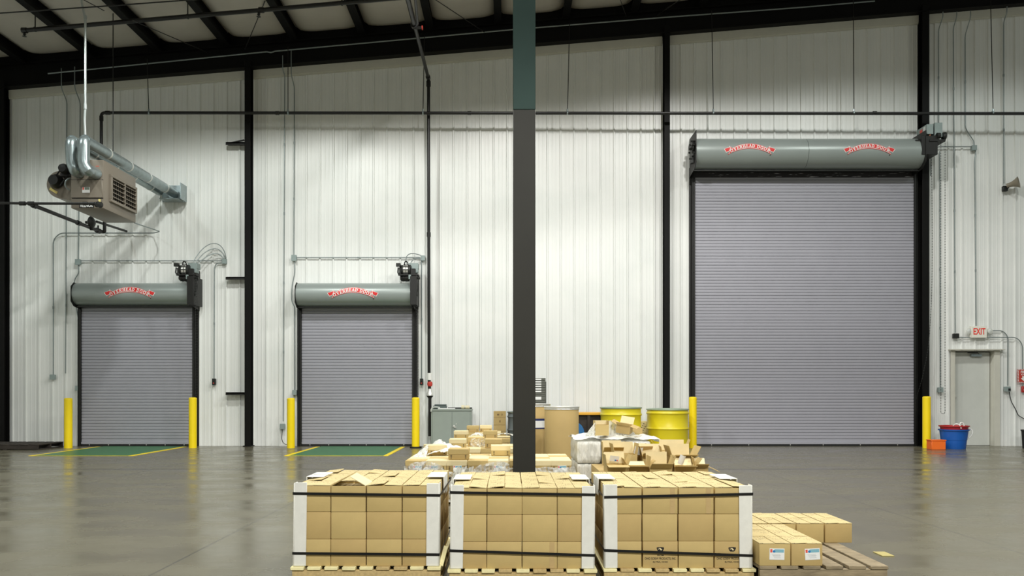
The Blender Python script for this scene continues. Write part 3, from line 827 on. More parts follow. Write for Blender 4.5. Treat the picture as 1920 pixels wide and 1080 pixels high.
# middle bay
conduit('thin conduit left of middle door running from rafter to low grey box', [(530, 104, 18.41), (530, 131, 18.41), (534, 141), (531, 790)], 0.011)
jbox('low grey box on conduit left of the middle door bollard', 530, 799.5, 9, 10)
conduit('cord curving from low grey box to the floor behind middle bollard', [(529.5, 805), (528, 824), (532, 832), (545, 836)], 0.007, rad=0.12, m=darkgr, name='power_cord', cat='cord')
conduit('thin conduit from rafter down to junction box above left end of middle hood', [(546, 94, 18.41), (546, 140, 18.41), (552, 163), (551, 478)], 0.011)
jbox('pale junction box above left end of the middle door hood', 551.5, 484, 9, 11)
conduit('long horizontal conduit above middle door hood between two junction boxes', [(556, 483), (788, 483)], 0.011)
jbox('pale junction box above right end of middle door motor', 793, 484, 8, 9)
conduit('flexible lead from junction box curving past left end of middle hood', [(552, 490), (553, 510), (547, 540), (547, 565), (552, 574)], 0.011, rad=0.4)
conduit('conduit beside left guide of middle door down to small box above bollard', [(552.5, 574), (553, 732)], 0.010)
jbox('small grey box beside left guide of middle door above bollard', 552.5, 736, 8, 9)
pp = bez(P(762, 494, 18.3), P(758, 474, 18.5), P(772, 472, 18.6), P(789, 479, 18.62)); mb = MB(); mb.tube(pp, 0.010, 8)
tag(mb.build('flexible_cable', conduit_m, None, origin=pp[0]), 'upper flexible cable from junction box arching to middle door motor', 'cable')
pp = bez(P(770, 494, 18.3), P(772, 486, 18.5), P(780, 485, 18.6), P(789, 485, 18.62)); mb = MB(); mb.tube(pp, 0.010, 8)
tag(mb.build('flexible_cable', conduit_m, None, origin=pp[0]), 'lower flexible cable from junction box to middle door motor', 'cable')
conduit('conduit from junction box right of middle hood down to push button station', [(790.5, 489), (790.5, 710)], 0.011)
jbox('small dark push button station right of middle door near black riser pipe', 790.5, 716, 6, 12, 'push_button_station', 'push button station', darkgr, extra=[(0, -0.03, 0.025, 0.025, btnr, 'stop_button'), (0, 0.02, 0.022, 0.022, inkm, 'button')])
# right bay
conduit('vertical conduit right of the tall door column, from rafter past door motor', [(1768, 22, 18.41), (1768, 32, 18.41), (1759.5, 56), (1760, 235)], 0.011)
conduit('vertical conduit below tall door motor down to low switch box', [(1762, 284), (1763, 726)], 0.011)
jbox('low grey switch box left of the white personnel door', 1763, 731, 9, 9)
conduit('vertical conduit down to dark box left of the exit sign', [(1794, 22, 18.41), (1794, 32, 18.41), (1787.5, 52), (1791, 624)], 0.011)
jbox('dark grey junction box left of exit sign', 1792, 630, 10, 9, m=darkgr)
conduit('conduit kinked near tall door motor ending at pale box above personnel door', [(1820, 20, 18.41), (1820, 32, 18.41), (1809.5, 66), (1810, 241), (1826, 265), (1826, 272)], 0.011)
jbox('pale round cornered junction box high above the exit sign', 1826, 277.5, 9, 9)
conduit('short horizontal conduit from pale high junction box back to tall door motor', [(1821, 275), (1757, 275), (1746, 285), (1745, 330)], 0.011, rad=0.12, Y=18.612)
conduit('long conduit from pale high junction box straight down to exit sign', [(1829, 282), (1829, 290), (1827.5, 300), (1830, 611)], 0.011)
conduit('conduit from rafter down to the horn loudspeaker', [(1888, 12, 18.41), (1888, 24, 18.41), (1882, 40), (1882.5, 344)], 0.011)
conduit('conduit from right emergency lamp of exit sign bending down to outlet box', [(1857, 620), (1880, 620), (1890, 631), (1889.5, 723)], 0.011, rad=0.12)
conduit('conduit from dark box passing under exit sign and bending down to fire alarm', [(1797, 632.5), (1906, 632.5), (1917, 645, 18.63), (1917.2, 672, 18.648), (1917.5, 725, 18.648)], 0.010, rad=0.12, Y=18.615)
t = jbox('grey outlet box with black plug right of personnel door', 1888.5, 729.5, 10, 9, 'outlet_box', 'outlet box', extra=[(0.03, -0.01, 0.05, 0.05, rubber, 'plug')])
conduit('black power cord hanging from the outlet box', [(1892, 733), (1895, 751), (1905, 769), (1909, 779), (1925, 788)], 0.009, rad=0.2, m=rubber, name='power_cord', cat='cord', clips=False)

# exit sign with two lamp heads
def exit_sign():
    Y = 18.58; s = Y / F; c = P(1835.5, 622.5, Y)
    t = thing('exit_sign', 'white exit sign with red letters and two lamp heads above personnel door', 'exit sign', tuple(c))
    mb = MB(); mb.cbox((c.x, c.y + 0.03, c.z), (29 * s, 0.09, 21.5 * s)); mb.build('housing', mat('sign_white', (236, 234, 222), 0.5), t, bevel=0.006)
    mb = MB(); put_text(mb, 'EXIT', 0.205, lambda u, v: (c.x + u, c.y - 0.0175, c.z + v + 0.005), bold=0.005, sx=0.66)
    mb.build('lettering', mat('exit_red', (240, 60, 48), 0.5), t)
    for px in (1816.5, 1856):
        q = P(px, 620.5, Y); sd = -1 if px < 1830 else 1
        mb = MB(); mb.lathe([(0.0, 0.06), (0.03, 0.05), (0.055, 0.0), (0.06, -0.01)], q, 'y', 20)
        mb.v = [Vector((v.x, 2 * q.y - v.y + 0.0, v.z)) if False else v for v in mb.v]
        mb.tube([(q.x, q.y + 0.05, q.z), (q.x - sd * 0.02, q.y + 0.06, q.z)], 0.015)
        lamp = mb.build('lamp_head', mat('lamp_shell', (206, 208, 198), 0.4), t)
        mb = MB(); mb.lathe([(0.0, -0.022), (0.04, -0.016), (0.055, -0.008)], q, 'y', 20); mb.build('lens', mat('lamp_lens', (214, 218, 214), 0.15), lamp)
exit_sign()

# horn loudspeaker
def horn():
    Y = 18.45
    c = P(1893, 352, Y)
    t = thing('horn_speaker', 'taupe horn loudspeaker high on wall at right', 'loudspeaker', tuple(P(1884, 353, 18.62)))
    mb = MB(); a = P(1884, 354, 18.62); mb.cbox(a, (0.11, 0.08, 0.12)); mb.build('mount_box', darkgr, t, bevel=0.01)
    ax = Vector((0.72, -0.62, 0.18)).normalized()
    b = Vector((a.x + 0.03, a.y - 0.06, a.z + 0.06))
    M = Matrix.Translation(b) @ ax.to_track_quat('Z', 'Y').to_matrix().to_4x4()
    mb = MB(); mb.lathe([(0.0, -0.02), (0.05, -0.02), (0.052, 0.05), (0.06, 0.09), (0.085, 0.15), (0.128, 0.215), (0.133, 0.22), (0.125, 0.215), (0.08, 0.15), (0.05, 0.10), (0.0, 0.09)], (0, 0, 0), 'z', 28)
    mb.v = [M @ v for v in mb.v]; hb = mb.build('horn_bell', mat('horn_taupe', (140, 132, 116), 0.45), t)
    mb = MB(); mb.lathe([(0.0, 0.2), (0.03, 0.19), (0.035, 0.15), (0.03, 0.1)], (0, 0, 0), 'z', 16); mb.v = [M @ v for v in mb.v]; mb.build('horn_plug', mat('horn_grey', (150, 146, 134), 0.4), hb)
    mb = MB(); mb.tube([a, a + Vector((0.03, -0.05, -0.01)), b + Vector((0.03, 0, -0.05))], 0.012); mb.build('bracket', darkgr, t)
horn()

# fire alarm sign and pull station
def alarm():
    Y = 18.63; s = Y / F; c = P(1919, 705, Y)
    t = thing('fire_alarm_sign', 'red fire alarm sign with striped border at right picture edge', 'sign', tuple(c))
    mb = MB(); mb.cbox((c.x, c.y, c.z), (0.27, 0.008, 0.31)); mb.build('panel', mat('alarm_red', (188, 54, 40), 0.5), t)
    mb = MB(); w2, h2 = 0.135, 0.155; yy = c.y - 0.006
    def sq(x0, z0, x1, z1):
        mb.add([(c.x + x0, yy, c.z + z0), (c.x + x1, yy, c.z + z0), (c.x + x1 , yy, c.z + z1), (c.x + x0, yy, c.z + z1)], [(0, 1, 2, 3)])
    n = 9
    for k in range(n):
        z = -h2 + 2 * h2 * k / n
        for x0 in (-w2, w2 - 0.03):
            mb.add([(c.x + x0, yy, c.z + z), (c.x + x0 + 0.03, yy, c.z + z + 0.017), (c.x + x0 + 0.03, yy, c.z + z + 0.034), (c.x + x0, yy, c.z + z + 0.017)], [(0, 1, 2, 3)])
    for k in range(8):
        x = -w2 + 2 * w2 * k / 8
        for z0 in (-h2, h2 - 0.02): mb.add([(c.x + x, yy, c.z + z0), (c.x + x + 0.017, yy, c.z + z0), (c.x + x + 0.03, yy, c.z + z0 + 0.02), (c.x + x + 0.013, yy, c.z + z0 + 0.02)], [(0, 1, 2, 3)])
    mb.build('striped_border', whitem, t)
    mb = MB(); put_text(mb, 'FIRE', 0.085, lambda u, v: (c.x + u - 0.0, yy, c.z + 0.085 + v), bold=0.002, sx=0.9); put_text(mb, 'ALARM', 0.04, lambda u, v: (c.x + u, yy, c.z + 0.03 + v), bold=0.001, sx=0.95); mb.build('lettering', whitem, t)
    mb = MB(); mb.add([(c.x - 0.03, yy, c.z - 0.005), (c.x + 0.03, yy, c.z - 0.005), (c.x + 0.03, yy, c.z - 0.05), (c.x + 0.065, yy, c.z - 0.05), (c.x, yy, c.z - 0.115), (c.x - 0.065, yy, c.z - 0.05), (c.x - 0.03, yy, c.z - 0.05)], [(0, 1, 2, 3, 4, 5, 6)]); mb.build('arrow', whitem, t)
    q = P(1922, 730, Y); t = thing('fire_alarm_pull', 'red fire alarm pull station under the striped sign', 'alarm', tuple(q))
    mb = MB(); mb.cbox(q, (0.15, 0.07, 0.14)); mb.build('body', mat('pull_red', (168, 40, 34), 0.4), t, bevel=0.008)
    mb = MB(); mb.cbox((q.x, q.y - 0.04, q.z - 0.015), (0.1, 0.02, 0.03)); mb.build('handle', whitem, t, bevel=0.004)
alarm()

# short black stub brackets left of the wall column
for px, py, lab in ((441, 270, 'top black steel stub bracket reaching left from wall column, near the high pipe'), (441, 522, 'middle black steel stub bracket reaching left from wall column, beside motor cables'), (440, 738, 'lowest black steel stub bracket reaching left from wall column, at bollard height')):
    c = P(px, py, 18.55); mb = MB()
    mb.box(PX(423, 18.5), PX(460, 18.5), 18.50, 18.66, c.z - 0.004, c.z + 0.03); mb.box(PX(423, 18.5), PX(460, 18.5), 18.50, 18.512, c.z - 0.035, c.z + 0.03)
    if py == 270: mb.tube([(PX(424, 18.55), 18.55, c.z), (PX(458, 18.55), 18.55, c.z + 0.09)], 0.02)
    tag(mb.build('stub_bracket', black, None, bevel=0.003, origin=(c.x, 18.58, c.z)), lab, 'bracket', 'black stub brackets beside the wall column')

# ------------------------------------------------------------------ sprinkler and gas pipes, rods, wires
def pipe(label, pts, r, m=None, name='pipe', cat='pipe', rad=0.08, flanges=(), group=None):
    pp = [P(*p) if not isinstance(p, Vector) else p for p in pts]
    mb = MB(); mb.tube(fillet(pp, rad), r, 10)
    for p in pp[1:-1]:
        pass
    for f in flanges:
        a = P(*f[0]) if not isinstance(f[0], Vector) else f[0]; t = f[1].normalized()
        mb.tube([a - t * f[3], a + t * f[3]], f[2], 10)
    o = mb.build(name, m or blackp, None, origin=pp[0])
    return tag(o, label, cat, group)
XA = Vector((1, 0, 0)); YA = Vector((0, 1, 0)); ZA = Vector((0, 0, 1))
YP = 18.15
pipe('long horizontal black sprinkler pipe along the wall, elbowed down at its left end', [(190, 272, YP), (190, 211.5, YP), (1990, 213, YP)], 0.034,
     flanges=[((190, 222, YP), ZA, 0.044, 0.05), ((202, 211.5, YP), XA, 0.044, 0.05)] + [((x, 212, YP), XA, 0.042, 0.04) for x in (520, 880, 1250, 1640)], name='sprinkler_pipe')
for px, pt, dx, lab in ((279, 140, -3, 'at the left end'), (540, 118, 0, 'left of the black riser pipe'), (793, 97, 3, 'beside the black riser pipe'), (1064, 74, 4, 'right of the tall steel column'), (1337.5, 50, -3, 'above the left end of tall door hood'), (1601, 28, -1, 'above the middle of tall door hood'), (1862, 12, -5, 'near the horn loudspeaker')):
    a = P(px + dx, pt - 30, YP - 0.02); b = P(px, 209, YP - 0.02)
    t = thing('pipe_hanger', 'thin hanger rod holding long sprinkler pipe ' + lab, 'pipe hanger', tuple(b), 'hanger rods of the long sprinkler pipe')
    mb = MB(); mb.tube([a, b], 0.009, 6); mb.build('rod', blackp, t)
    mb = MB(); mb.tube([b + Vector((0, 0, 0.05)), b + Vector((0, 0, 0.0))], 0.02, 8); mb.lathe([(0.040, -0.014), (0.040, 0.014)], (b.x, YP, PZ(211.7, YP)), 'x', 14); mb.build('clamp', galv, t)
# riser with high feed running back from the camera side
xr = PX(803.5, 18.3); zr = PZ(148, 18.3)
riser = pipe('black riser pipe from roof down to floor beside the grey cabinet', [Vector((xr, 10.0, zr)), Vector((xr, 18.3, zr)), (803.5, 160, 18.3), (804.5, 708, 18.42), (806, 745, 18.42), (806, 818, 18.42)], 0.036, rad=0.12,
     flanges=[(Vector((xr, 18.2, zr)), YA, 0.052, 0.05), (Vector((xr, 15.6, zr)), YA, 0.075, 0.04), (Vector((xr, 14.6, zr)), YA, 0.046, 1.0), ((803.5, 157, 18.3), ZA, 0.05, 0.06), ((804, 440, 18.37), ZA, 0.045, 0.05)], name='riser_pipe')
v = P(781, 52, 15.6)
mb = MB(); mb.tube([v + Vector((-0.06, 0, 0)), v + Vector((0.1, 0, 0))], 0.03, 8); mb.build('roof_valve', black, riser)
mb = MB(); mb.lathe([(0.0, 0.1), (0.04, 0.1), (0.04, 0.12), (0.0, 0.12)], v, 'x', 12); mb.build('valve_handle', btnr, riser)
pipe('second short black pipe beside high feed pipe at top of picture', [P(778.5, -6, 14.45), P(783, 44, 15.4)], 0.026)
c = P(805.5, 706, 18.42); mb = MB(); mb.tube([c + ZA * 0.08, c - ZA * 0.08], 0.05, 14); mb.build('marker_sleeve', whitem, riser)['label'] = 'white marker sleeve'
c = P(806, 720, 18.42)
mb = MB(); mb.lathe([(0.0, 0.06), (0.05, 0.05), (0.062, 0.0), (0.05, -0.05), (0.0, -0.06)], c, 'z', 14); mb.build('drain_valve', btnr, riser)['label'] = 'red drain valve'
q = P(806, 739, 18.42); mb = MB(); mb.lathe([(0.04, 0.12), (0.05, 0.05), (0.07, 0.02), (0.078, -0.03), (0.05, -0.07), (0.04, -0.075)], q, 'z', 16); mb.build('ball_fitting', silver, riser)['label'] = 'chrome ball fitting'
mb = MB(); mb.lathe([(0.078, -0.035), (0.06, -0.068), (0.042, -0.08), (0.042, -0.1)], q, 'z', 16); mb.build('collar', black, riser)
# branch line under the purlins
YB = 16.3
branch = pipe('black sprinkler branch pipe following roof slope at upper left', [(46, 57, YB), (490, 19, YB), (760, -5, YB)], 0.042, flanges=[((46, 57, YB), XA, 0.055, 0.05), ((490, 19, YB), XA, 0.055, 0.05)], name='sprinkler_pipe')
for px, py in ((46, 57), (485, 20)):
    q = P(px, py, YB); mb = MB(); mb.tube([q, q - ZA * 0.08], 0.022, 8); mb.lathe([(0.035, -0.08), (0.01, -0.1), (0.045, -0.12)], q, 'z', 10)
    mb.build('sprinkler_head', darkgr, branch)
for px, py in ((66, 55), (352, 31), (641, 6)):
    q = P(px, py, YB); mb = MB(); mb.tube([q + ZA * 0.3, q], 0.012, 6); mb.lathe([(0.05, -0.012), (0.05, 0.012)], q, 'x', 12)
    tag(mb.build('pipe_hanger', darkgr, None, origin=q), 'hanger of sloping branch pipe %s' % ('near its left end' if px < 100 else 'under the third purlin from left' if px < 400 else 'near the riser feed pipe'), 'pipe hanger')
pipe('thin wire above the sloping branch pipe at top left', [(-20, 26, 15.0), (220, 10, 15.0), (780, -32, 15.0)], 0.012, name='roof_wire', cat='wire')
pipe('pale conduit clipped along the upper edge of the wall rafter', [(90, 138, 18.40), (500, 97, 18.40), (508, 98.5, 18.40), (516, 96, 18.40), (955, 56, 18.40), (1240, 33, 18.40), (1500, 14, 18.40), (1640, 2, 18.4)], 0.016, m=conduit_m, name='rafter_conduit', cat='conduit', rad=0.02)
for (a, b, lab) in (((248, 38, 16.0), (393, 100, 18.35), 'leftmost sloping'), ((497, 2, 16.9), (459, 93, 18.35), 'left steep'), ((805, -8, 15.8), (908, 60, 18.35), 'middle sloping'), ((1161, -6, 16.2), (1174, 30, 18.35), 'short steep'), ((1292, -12, 16.2), (1231, 29, 18.35), 'rightmost sloping'), ((150, -4, 14.6), (195, 20, 15.5), 'short upper left')):
    pipe(lab + ' thin brace rod between roof purlins and rafter', [a, b], 0.009, name='brace_rod', cat='rod')
for px, pt, pb, Y, lab in ((212, 33, 330, 16.9, 'long thin hanger rod behind heater duct, from purlin down'),):
    pipe(lab, [(px, pt - 25, Y), (px, pb, Y)], 0.010, name='hanger_rod', cat='rod', m=darkgr)

# ------------------------------------------------------------------ unit heater
HY0, HY1 = 15.0, 16.30
hxl, hxr = PX(133, HY0), PX(194, HY0); hzt, hzb = PZ(299.5, HY0), PZ(390.5, HY0)
heater = thing('unit_heater', 'taupe gas unit heater with louvred side hanging at upper left', 'unit heater', ((hxl + hxr) / 2, (HY0 + HY1) / 2, hzb))
mb = MB(); mb.box(hxl, hxr, HY0, HY1, hzb, hzt)
cab = mb.build('cabinet', heaterm, heater, bevel=0.012, seg=2)
zsp = PZ(337, HY0)
mb = MB(); mb.box(hxl + 0.01, hxr - 0.015, HY0 - 0.02, HY0, PZ(371, HY0), zsp - 0.006); mb.build('access_panel', heaterm, heater, bevel=0.005)
mb = MB(); mb.box(hxl + 0.004, hxr - 0.004, HY0 - 0.004, HY0 + 0.001, zsp - 0.008, zsp + 0.004); mb.build('upper_seam', heaterd, heater, smooth=False)
mb = MB(); mb.box(hxl + 0.02, hxr - 0.004, HY0 - 0.004, HY0 + 0.001, PZ(372.5, HY0), PZ(370.5, HY0)); mb.build('lower_seam', heaterd, heater, smooth=False)
mb = MB(); mb.box(PX(155.5, HY0), PX(169.5, HY0), HY0 - 0.026, HY0 - 0.019, PZ(362, HY0), PZ(351.5, HY0)); pl = mb.build('rating_plate', paper, heater)
mb = MB(); mb.box(PX(160.5, HY0), PX(169, HY0), HY0 - 0.029, HY0 - 0.025, PZ(356.5, HY0), PZ(352, HY0)); mb.build('plate_block', mat('plate_green_grey', (120, 134, 122), 0.6), pl)
mb = MB(); mb.box(PX(156.2, HY0), PX(159, HY0), HY0 - 0.029, HY0 - 0.025, PZ(356.5, HY0), PZ(352, HY0)); mb.build('plate_mark', labelr, pl)
mb = MB(); mb.box(PX(149, HY0), PX(176.5, HY0), HY0 - 0.012, HY0, PZ(389.6, HY0), PZ(381.5, HY0)); bd = mb.build('name_badge', rubber, heater, bevel=0.002)
mb = MB(); put_text(mb, 'REZNOR', 0.075, lambda u, v: (PX(162.8, HY0) + u, HY0 - 0.0135, PZ(386, HY0) + v), bold=0.002, sx=0.78); mb.build('lettering', paper, bd)
mb = MB(); mb.box(PX(180, HY0), PX(186, HY0), HY0 - 0.002, HY0, PZ(312, HY0), PZ(311, HY0)); mb.build('red_mark', labelr, heater, smooth=False)
# louvre bank on the right flank
def xz_side(px, py, x):     # point on plane x = const seen at px,py
    Y = x * F / (px - VX); return Y, PZ(py, Y)
ya, _ = xz_side(204.5, 0, hxr); yb, _ = xz_side(252.8, 0, hxr)
zt = PZ(326, ya); zb = PZ(378, ya)
mb = MB(); fx = hxr + 0.05; fw = 0.05
mb.box(hxr, fx, ya, yb, zb, zb + fw); mb.box(hxr, fx, ya, yb, zt - fw, zt); mb.box(hxr, fx, ya, ya + fw, zb + fw + 0.0003, zt - fw - 0.0003); mb.box(hxr, fx, yb - fw, yb, zb + fw + 0.0003, zt - fw - 0.0003); ym = (ya + yb) / 2 + 0.02; mb.box(hxr, fx, ym - 0.02, ym + 0.02, zb + fw + 0.0003, zt - fw - 0.0003)
lou = mb.build('louvre_frame', heaterm, heater, bevel=0.004)
mb = MB(); mb.box(hxr, hxr + 0.003, ya + 0.02, yb - 0.02, zb + 0.02, zt - 0.02); mb.build('louvre_opening', heaterd, lou, smooth=False)
for k in range(5):
    z = zb + fw + (zt - zb - 2 * fw) * (k + 0.8) / 5.2
    mb = MB(); mb.add([(hxr + 0.006, ya + 0.04, z + 0.02), (hxr + 0.006, yb - 0.04, z + 0.02), (fx + 0.004, yb - 0.04, z - 0.012), (fx + 0.004, ya + 0.04, z - 0.012), (hxr + 0.006, ya + 0.04, z + 0.012), (hxr + 0.006, yb - 0.04, z + 0.012), (fx + 0.004, yb - 0.04, z - 0.02), (fx + 0.004, ya + 0.04, z - 0.02)], [(0, 1, 2, 3), (7, 6, 5, 4), (0, 4, 5, 1), (1, 5, 6, 2), (2, 6, 7, 3), (3, 7, 4, 0)])
    mb.build('louvre_blade', heaterm, lou, smooth=False)
mb = MB()
for k in range(11):
    y = ya + 0.08 + (yb - ya - 0.16) * k / 10; mb.box(hxr + 0.003, hxr + 0.012, y - 0.008, y + 0.008, zb + 0.04, zt - 0.04)
mb.build('vertical_vanes', heaterm, lou, smooth=False)
# blower scroll on the left flank
BY0, BY1 = 15.25, 15.95
bc = P(113, 345, BY0); br = 24 * BY0 / F
pr = []
for k in range(17):
    a = math.radians(60 + 190 * k / 16); rr = br * (1.0 + 0.10 * k / 16); pr.append((bc.x + rr * math.cos(a), bc.z + rr * math.sin(a)))
pr = [(hxl, bc.z + br * 1.05), (bc.x + br * 0.4, bc.z + br * 1.0)] + pr[2:] + [(hxl, PZ(379, BY0))]
mb = MB(); mb.prism(pr, 'y', BY0, BY1); blo = mb.build('blower_housing', heaterm, heater)
mb = MB(); mb.lathe([(0.0, BY0 - 0.16), (0.09, BY0 - 0.16), (0.1, BY0 - 0.12), (0.13, BY0 - 0.06), (0.13, BY0 - 0.02), (0.0, BY0)], (PX(108, BY0), 0, PZ(341, BY0)), 'y', 20); mb.build('blower_pulley', black, blo)
mb = MB(); c = P(123, 318, BY0 - 0.12); mb.lathe([(0.0, -0.14), (0.07, -0.13), (0.09, -0.08), (0.09, 0.1), (0.0, 0.12)], c, 'y', 18); mb.box(c.x - 0.1, c.x + 0.1, c.y + 0.0, c.y + 0.14, c.z - 0.12, c.z - 0.06); mb.build('blower_motor', black, blo)
mb = MB(); a = P(103, 332, BY0 - 0.12); b = P(118, 312, BY0 - 0.12); mb.tube([a, b], 0.013, 6); a = P(113, 348, BY0 - 0.12); b = P(129, 326, BY0 - 0.12); mb.tube([a, b], 0.013, 6); mb.build('drive_belt', rubber, blo)
mb = MB(); c = P(100.5, 358, BY0 - 0.004); R = Matrix.Translation(c) @ Matrix.Rotation(0.55, 4, 'Y'); mb.box(-0.085, 0.075, -0.004, 0.004, -0.02, 0.026, 0, R); mb.build('caution_sticker', mat('sticker_cream', (214, 196, 120), 0.6), blo)
mb = MB(); mb.tube(bez(P(132, 334, 15.0), P(120, 336, 14.9), P(118, 352, 14.9), P(131, 356, 15.0)), 0.013, 8); mb.build('motor_conduit', conduit_m, heater)
# flue and intake ducts
XD, ZD = PX(328, YW - 0.1), PZ(363, YW - 0.1)
def duct(label, x0, z0, Yn, end, elbow_pts, r=0.118):
    t = thing('heater_duct', label, 'duct', (x0, Yn, z0))
    mb = MB(); mb.tube([(x0, Yn + 0.02, z0), (x0, end, z0)], r, 24)
    mb.build('straight_run', galv, t)
    for k in range(1, 5):
        y = Yn + (end - Yn) * k / 4.6
        mb = MB(); mb.tube([(x0, y - 0.02, z0), (x0, y + 0.02, z0)], r + 0.006, 24); mb.build('joint_band', silver, t)
    pts = fillet(elbow_pts, 0.11, 3)
    mb = MB(); mb.tube(pts, r, 20); mb.build('elbow_run', galv, t)
    for (a, b) in zip(elbow_pts[:-1], elbow_pts[1:]):
        a, b = Vector(a), Vector(b)
        if (b - a).length > 0.5:
            for q in (0.2, 0.8):
                p = a.lerp(b, q); d = (b - a).normalized(); mb = MB(); mb.tube([p - d * 0.02, p + d * 0.02], r + 0.007, 20); mb.build('joint_band', silver, t)
    return t
Yn = 14.62
x1 = PX(157, Yn); z1 = PZ(262, Yn)
duct('galvanised flue duct from heater front, bending up then running back to wall, right of two', x1, z1, Yn, YW - 0.15,
     [(x1, Yn + 0.25, z1), (x1, Yn, z1), (PX(157, Yn), Yn, PZ(308, Yn)), (PX(166, Yn), Yn + 0.0, PZ(321, Yn)), (PX(182, HY0), Yn + 0.12, PZ(327, HY0)), (PX(182, HY0), HY0 - 0.022, PZ(327, HY0))], 0.100)
Yn2 = 14.78
x2 = PX(133, Yn2); z2 = PZ(263, Yn2)
duct('galvanised intake duct left of the flue duct, running back lower to the wall', x2, z2, Yn2, YW - 0.18,
     [(x2, Yn2 + 0.25, z2), (x2, Yn2, z2), (PX(135, Yn2), Yn2, PZ(305, Yn2)), (PX(140, Yn2), Yn2 - 0.0, PZ(317, Yn2)), (PX(150, HY0), Yn2 + 0.05, PZ(325, HY0)), (PX(150, HY0), HY0 - 0.022, PZ(325, HY0))], 0.100)
t = thing('duct_flashing', 'galvanised sheet metal collar where the heater ducts meet the wall', 'flashing', tuple(P(327, 366, YW - 0.1)))
c = P(325, 362, YW - 0.1)
mb = MB(); mb.box(PX(303, YW - 0.1), PX(342, YW - 0.1), YW - 0.07, YW - 0.045, PZ(378, YW - 0.1), PZ(347, YW - 0.1)); mb.build('backing_plate', galv, t)
mb = MB(); mb.box(PX(303, YW - 0.3), PX(342, YW - 0.2), YW - 0.42, YW - 0.07, PZ(377, YW - 0.2), PZ(375.5, YW - 0.2)); mb.build('shelf_flange', galv, t)
mb = MB(); mb.box(PX(341.5, YW - 0.3), PX(343, YW - 0.3), YW - 0.42, YW - 0.07, PZ(377, YW - 0.2), PZ(347, YW - 0.2)); mb.build('side_flange', galv, t)
# electrical drop to the heater
pipe('tall pale conduit hanging from the roof down to the heater ducts', [(152, -55, 15.2), (153, 6, 15.2), (160, 33, 15.2), (160, 205, 15.2), (158.5, 222, 15.2), (160.5, 268, 15.2)], 0.022, m=mat('conduit_pale', (196, 204, 202), 0.3, 0.4), name='conduit', cat='conduit', rad=0.1,
     flanges=[((160, 33, 15.2), ZA, 0.03, 0.04), ((160, 200, 15.2), ZA, 0.03, 0.05)])
# gas piping
YG = 14.72
tx = PX(55, YG); tz = PZ(382, YG)
t = pipe('black gas pipe entering from left to the valve on heater front', [(-30, 380, YG), (55, 381.5, YG), (184, 381.8, YG), (185.5, 383.2, HY0 - 0.05)], 0.024, name='gas_pipe', flanges=[((42, 381.5, YG), XA, 0.038, 0.05), ((58, 381.5, YG), XA, 0.038, 0.05), ((160, 381.6, YG), XA, 0.032, 0.04), ((174, 381.8, YG), XA, 0.032, 0.04), ((185, 383.5, YG), XA, 0.05, 0.05)])
v = P(186.5, 377, YG); tt = thing('gas_valve', 'gas shutoff valve with yellow tag on heater front', 'valve', tuple(v))
mb = MB(); q = P(186, 383.5, YG - 0.05); mb.lathe([(0, -0.05), (0.05, -0.04), (0.055, 0.04), (0, 0.05)], q, 'y', 14); mb.build('body', black, tt)
mb = MB(); mb.cbox(v, (0.035, 0.006, 0.07)); mb.build('tag', mat('tag_yellow', (220, 206, 130), 0.6), tt)
endy = 17.3
e = P(182, 428, tx * F / (182 - VX) if False else endy)
pipe('black gas pipe branching back below the heater to the regulator', [Vector((tx, YG + 0.02, tz)), Vector((tx, endy - 0.35, tz)), Vector((tx + 0.03, endy, tz)), Vector((PX(196, endy), endy, tz)), Vector((PX(196, endy), endy, PZ(416, endy)))], 0.036, name='gas_pipe', rad=0.06,
     flanges=[(Vector((tx, YG + 0.15, tz)), YA, 0.05, 0.05), (Vector((tx, endy - 0.9, tz)), YA, 0.05, 0.05)])
rg = P(171.5, 417, endy - 0.45); tt = thing('gas_regulator', 'grey round gas regulator under the heater on black pipe', 'regulator', tuple(rg))
mb = MB(); mb.lathe([(0.0, -0.06), (0.07, -0.055), (0.125, -0.012), (0.125, 0.012), (0.07, 0.055), (0.0, 0.07)], rg, 'x', 20); mb.tube([rg, rg - ZA * 0.16], 0.035, 8); mb.tube([rg - XA * 0.05, rg - XA * 0.12], 0.03, 8); mb.build('body', darkgr, tt)
mb = MB(); q = Vector((tx, endy - 0.12, tz)); mb.tube([q, q + ZA * 0.11], 0.018, 8); mb.tube([q - YA * 0.06, q + YA * 0.06], 0.055, 10); mb.build('shutoff_cock', black, tt)
pipe('thin black gas pipe continuing back towards the wall behind regulator', [P(181, 415.5, 17.1), P(237, 433.5, 18.6)], 0.026, name='gas_pipe')

# ------------------------------------------------------------------ free-standing steel column
YCOL = 7.6
cx0, cx1 = PX(962, YCOL), PX(1004, YCOL); cxm = (cx0 + cx1) / 2; hw = (cx1 - cx0) / 2
sj = PZ(205.5, YCOL)
col = thing('steel_column', 'tall dark steel column behind the middle strapped load, greenish above seam', 'column', (cxm, YCOL, 0))
colm = mat('column_olive', (44, 44, 39), 0.6, var=0.08, scale=3, spec=0.3); colt = mat('column_teal', (38, 62, 57), 0.65, var=0.06, scale=3, spec=0.3)
def isec(z0, z1, e=0.0):
    mb = MB()
    mb.box(cxm - hw - e, cxm + hw + e, YCOL - e, YCOL + 0.012, z0, z1); mb.box(cxm - 0.005, cxm + 0.005, YCOL + 0.012, YCOL + 0.20, z0, z1); mb.box(cxm - hw - e, cxm + hw + e, YCOL + 0.20, YCOL + 0.212 + e, z0, z1); return mb
isec(0.02, sj).build('lower_section', colm, col, bevel=0.003)['label'] = 'dark olive lower section'
isec(sj + 0.003, 9.6).build('upper_section', colt, col, bevel=0.003)['label'] = 'greenish upper section'
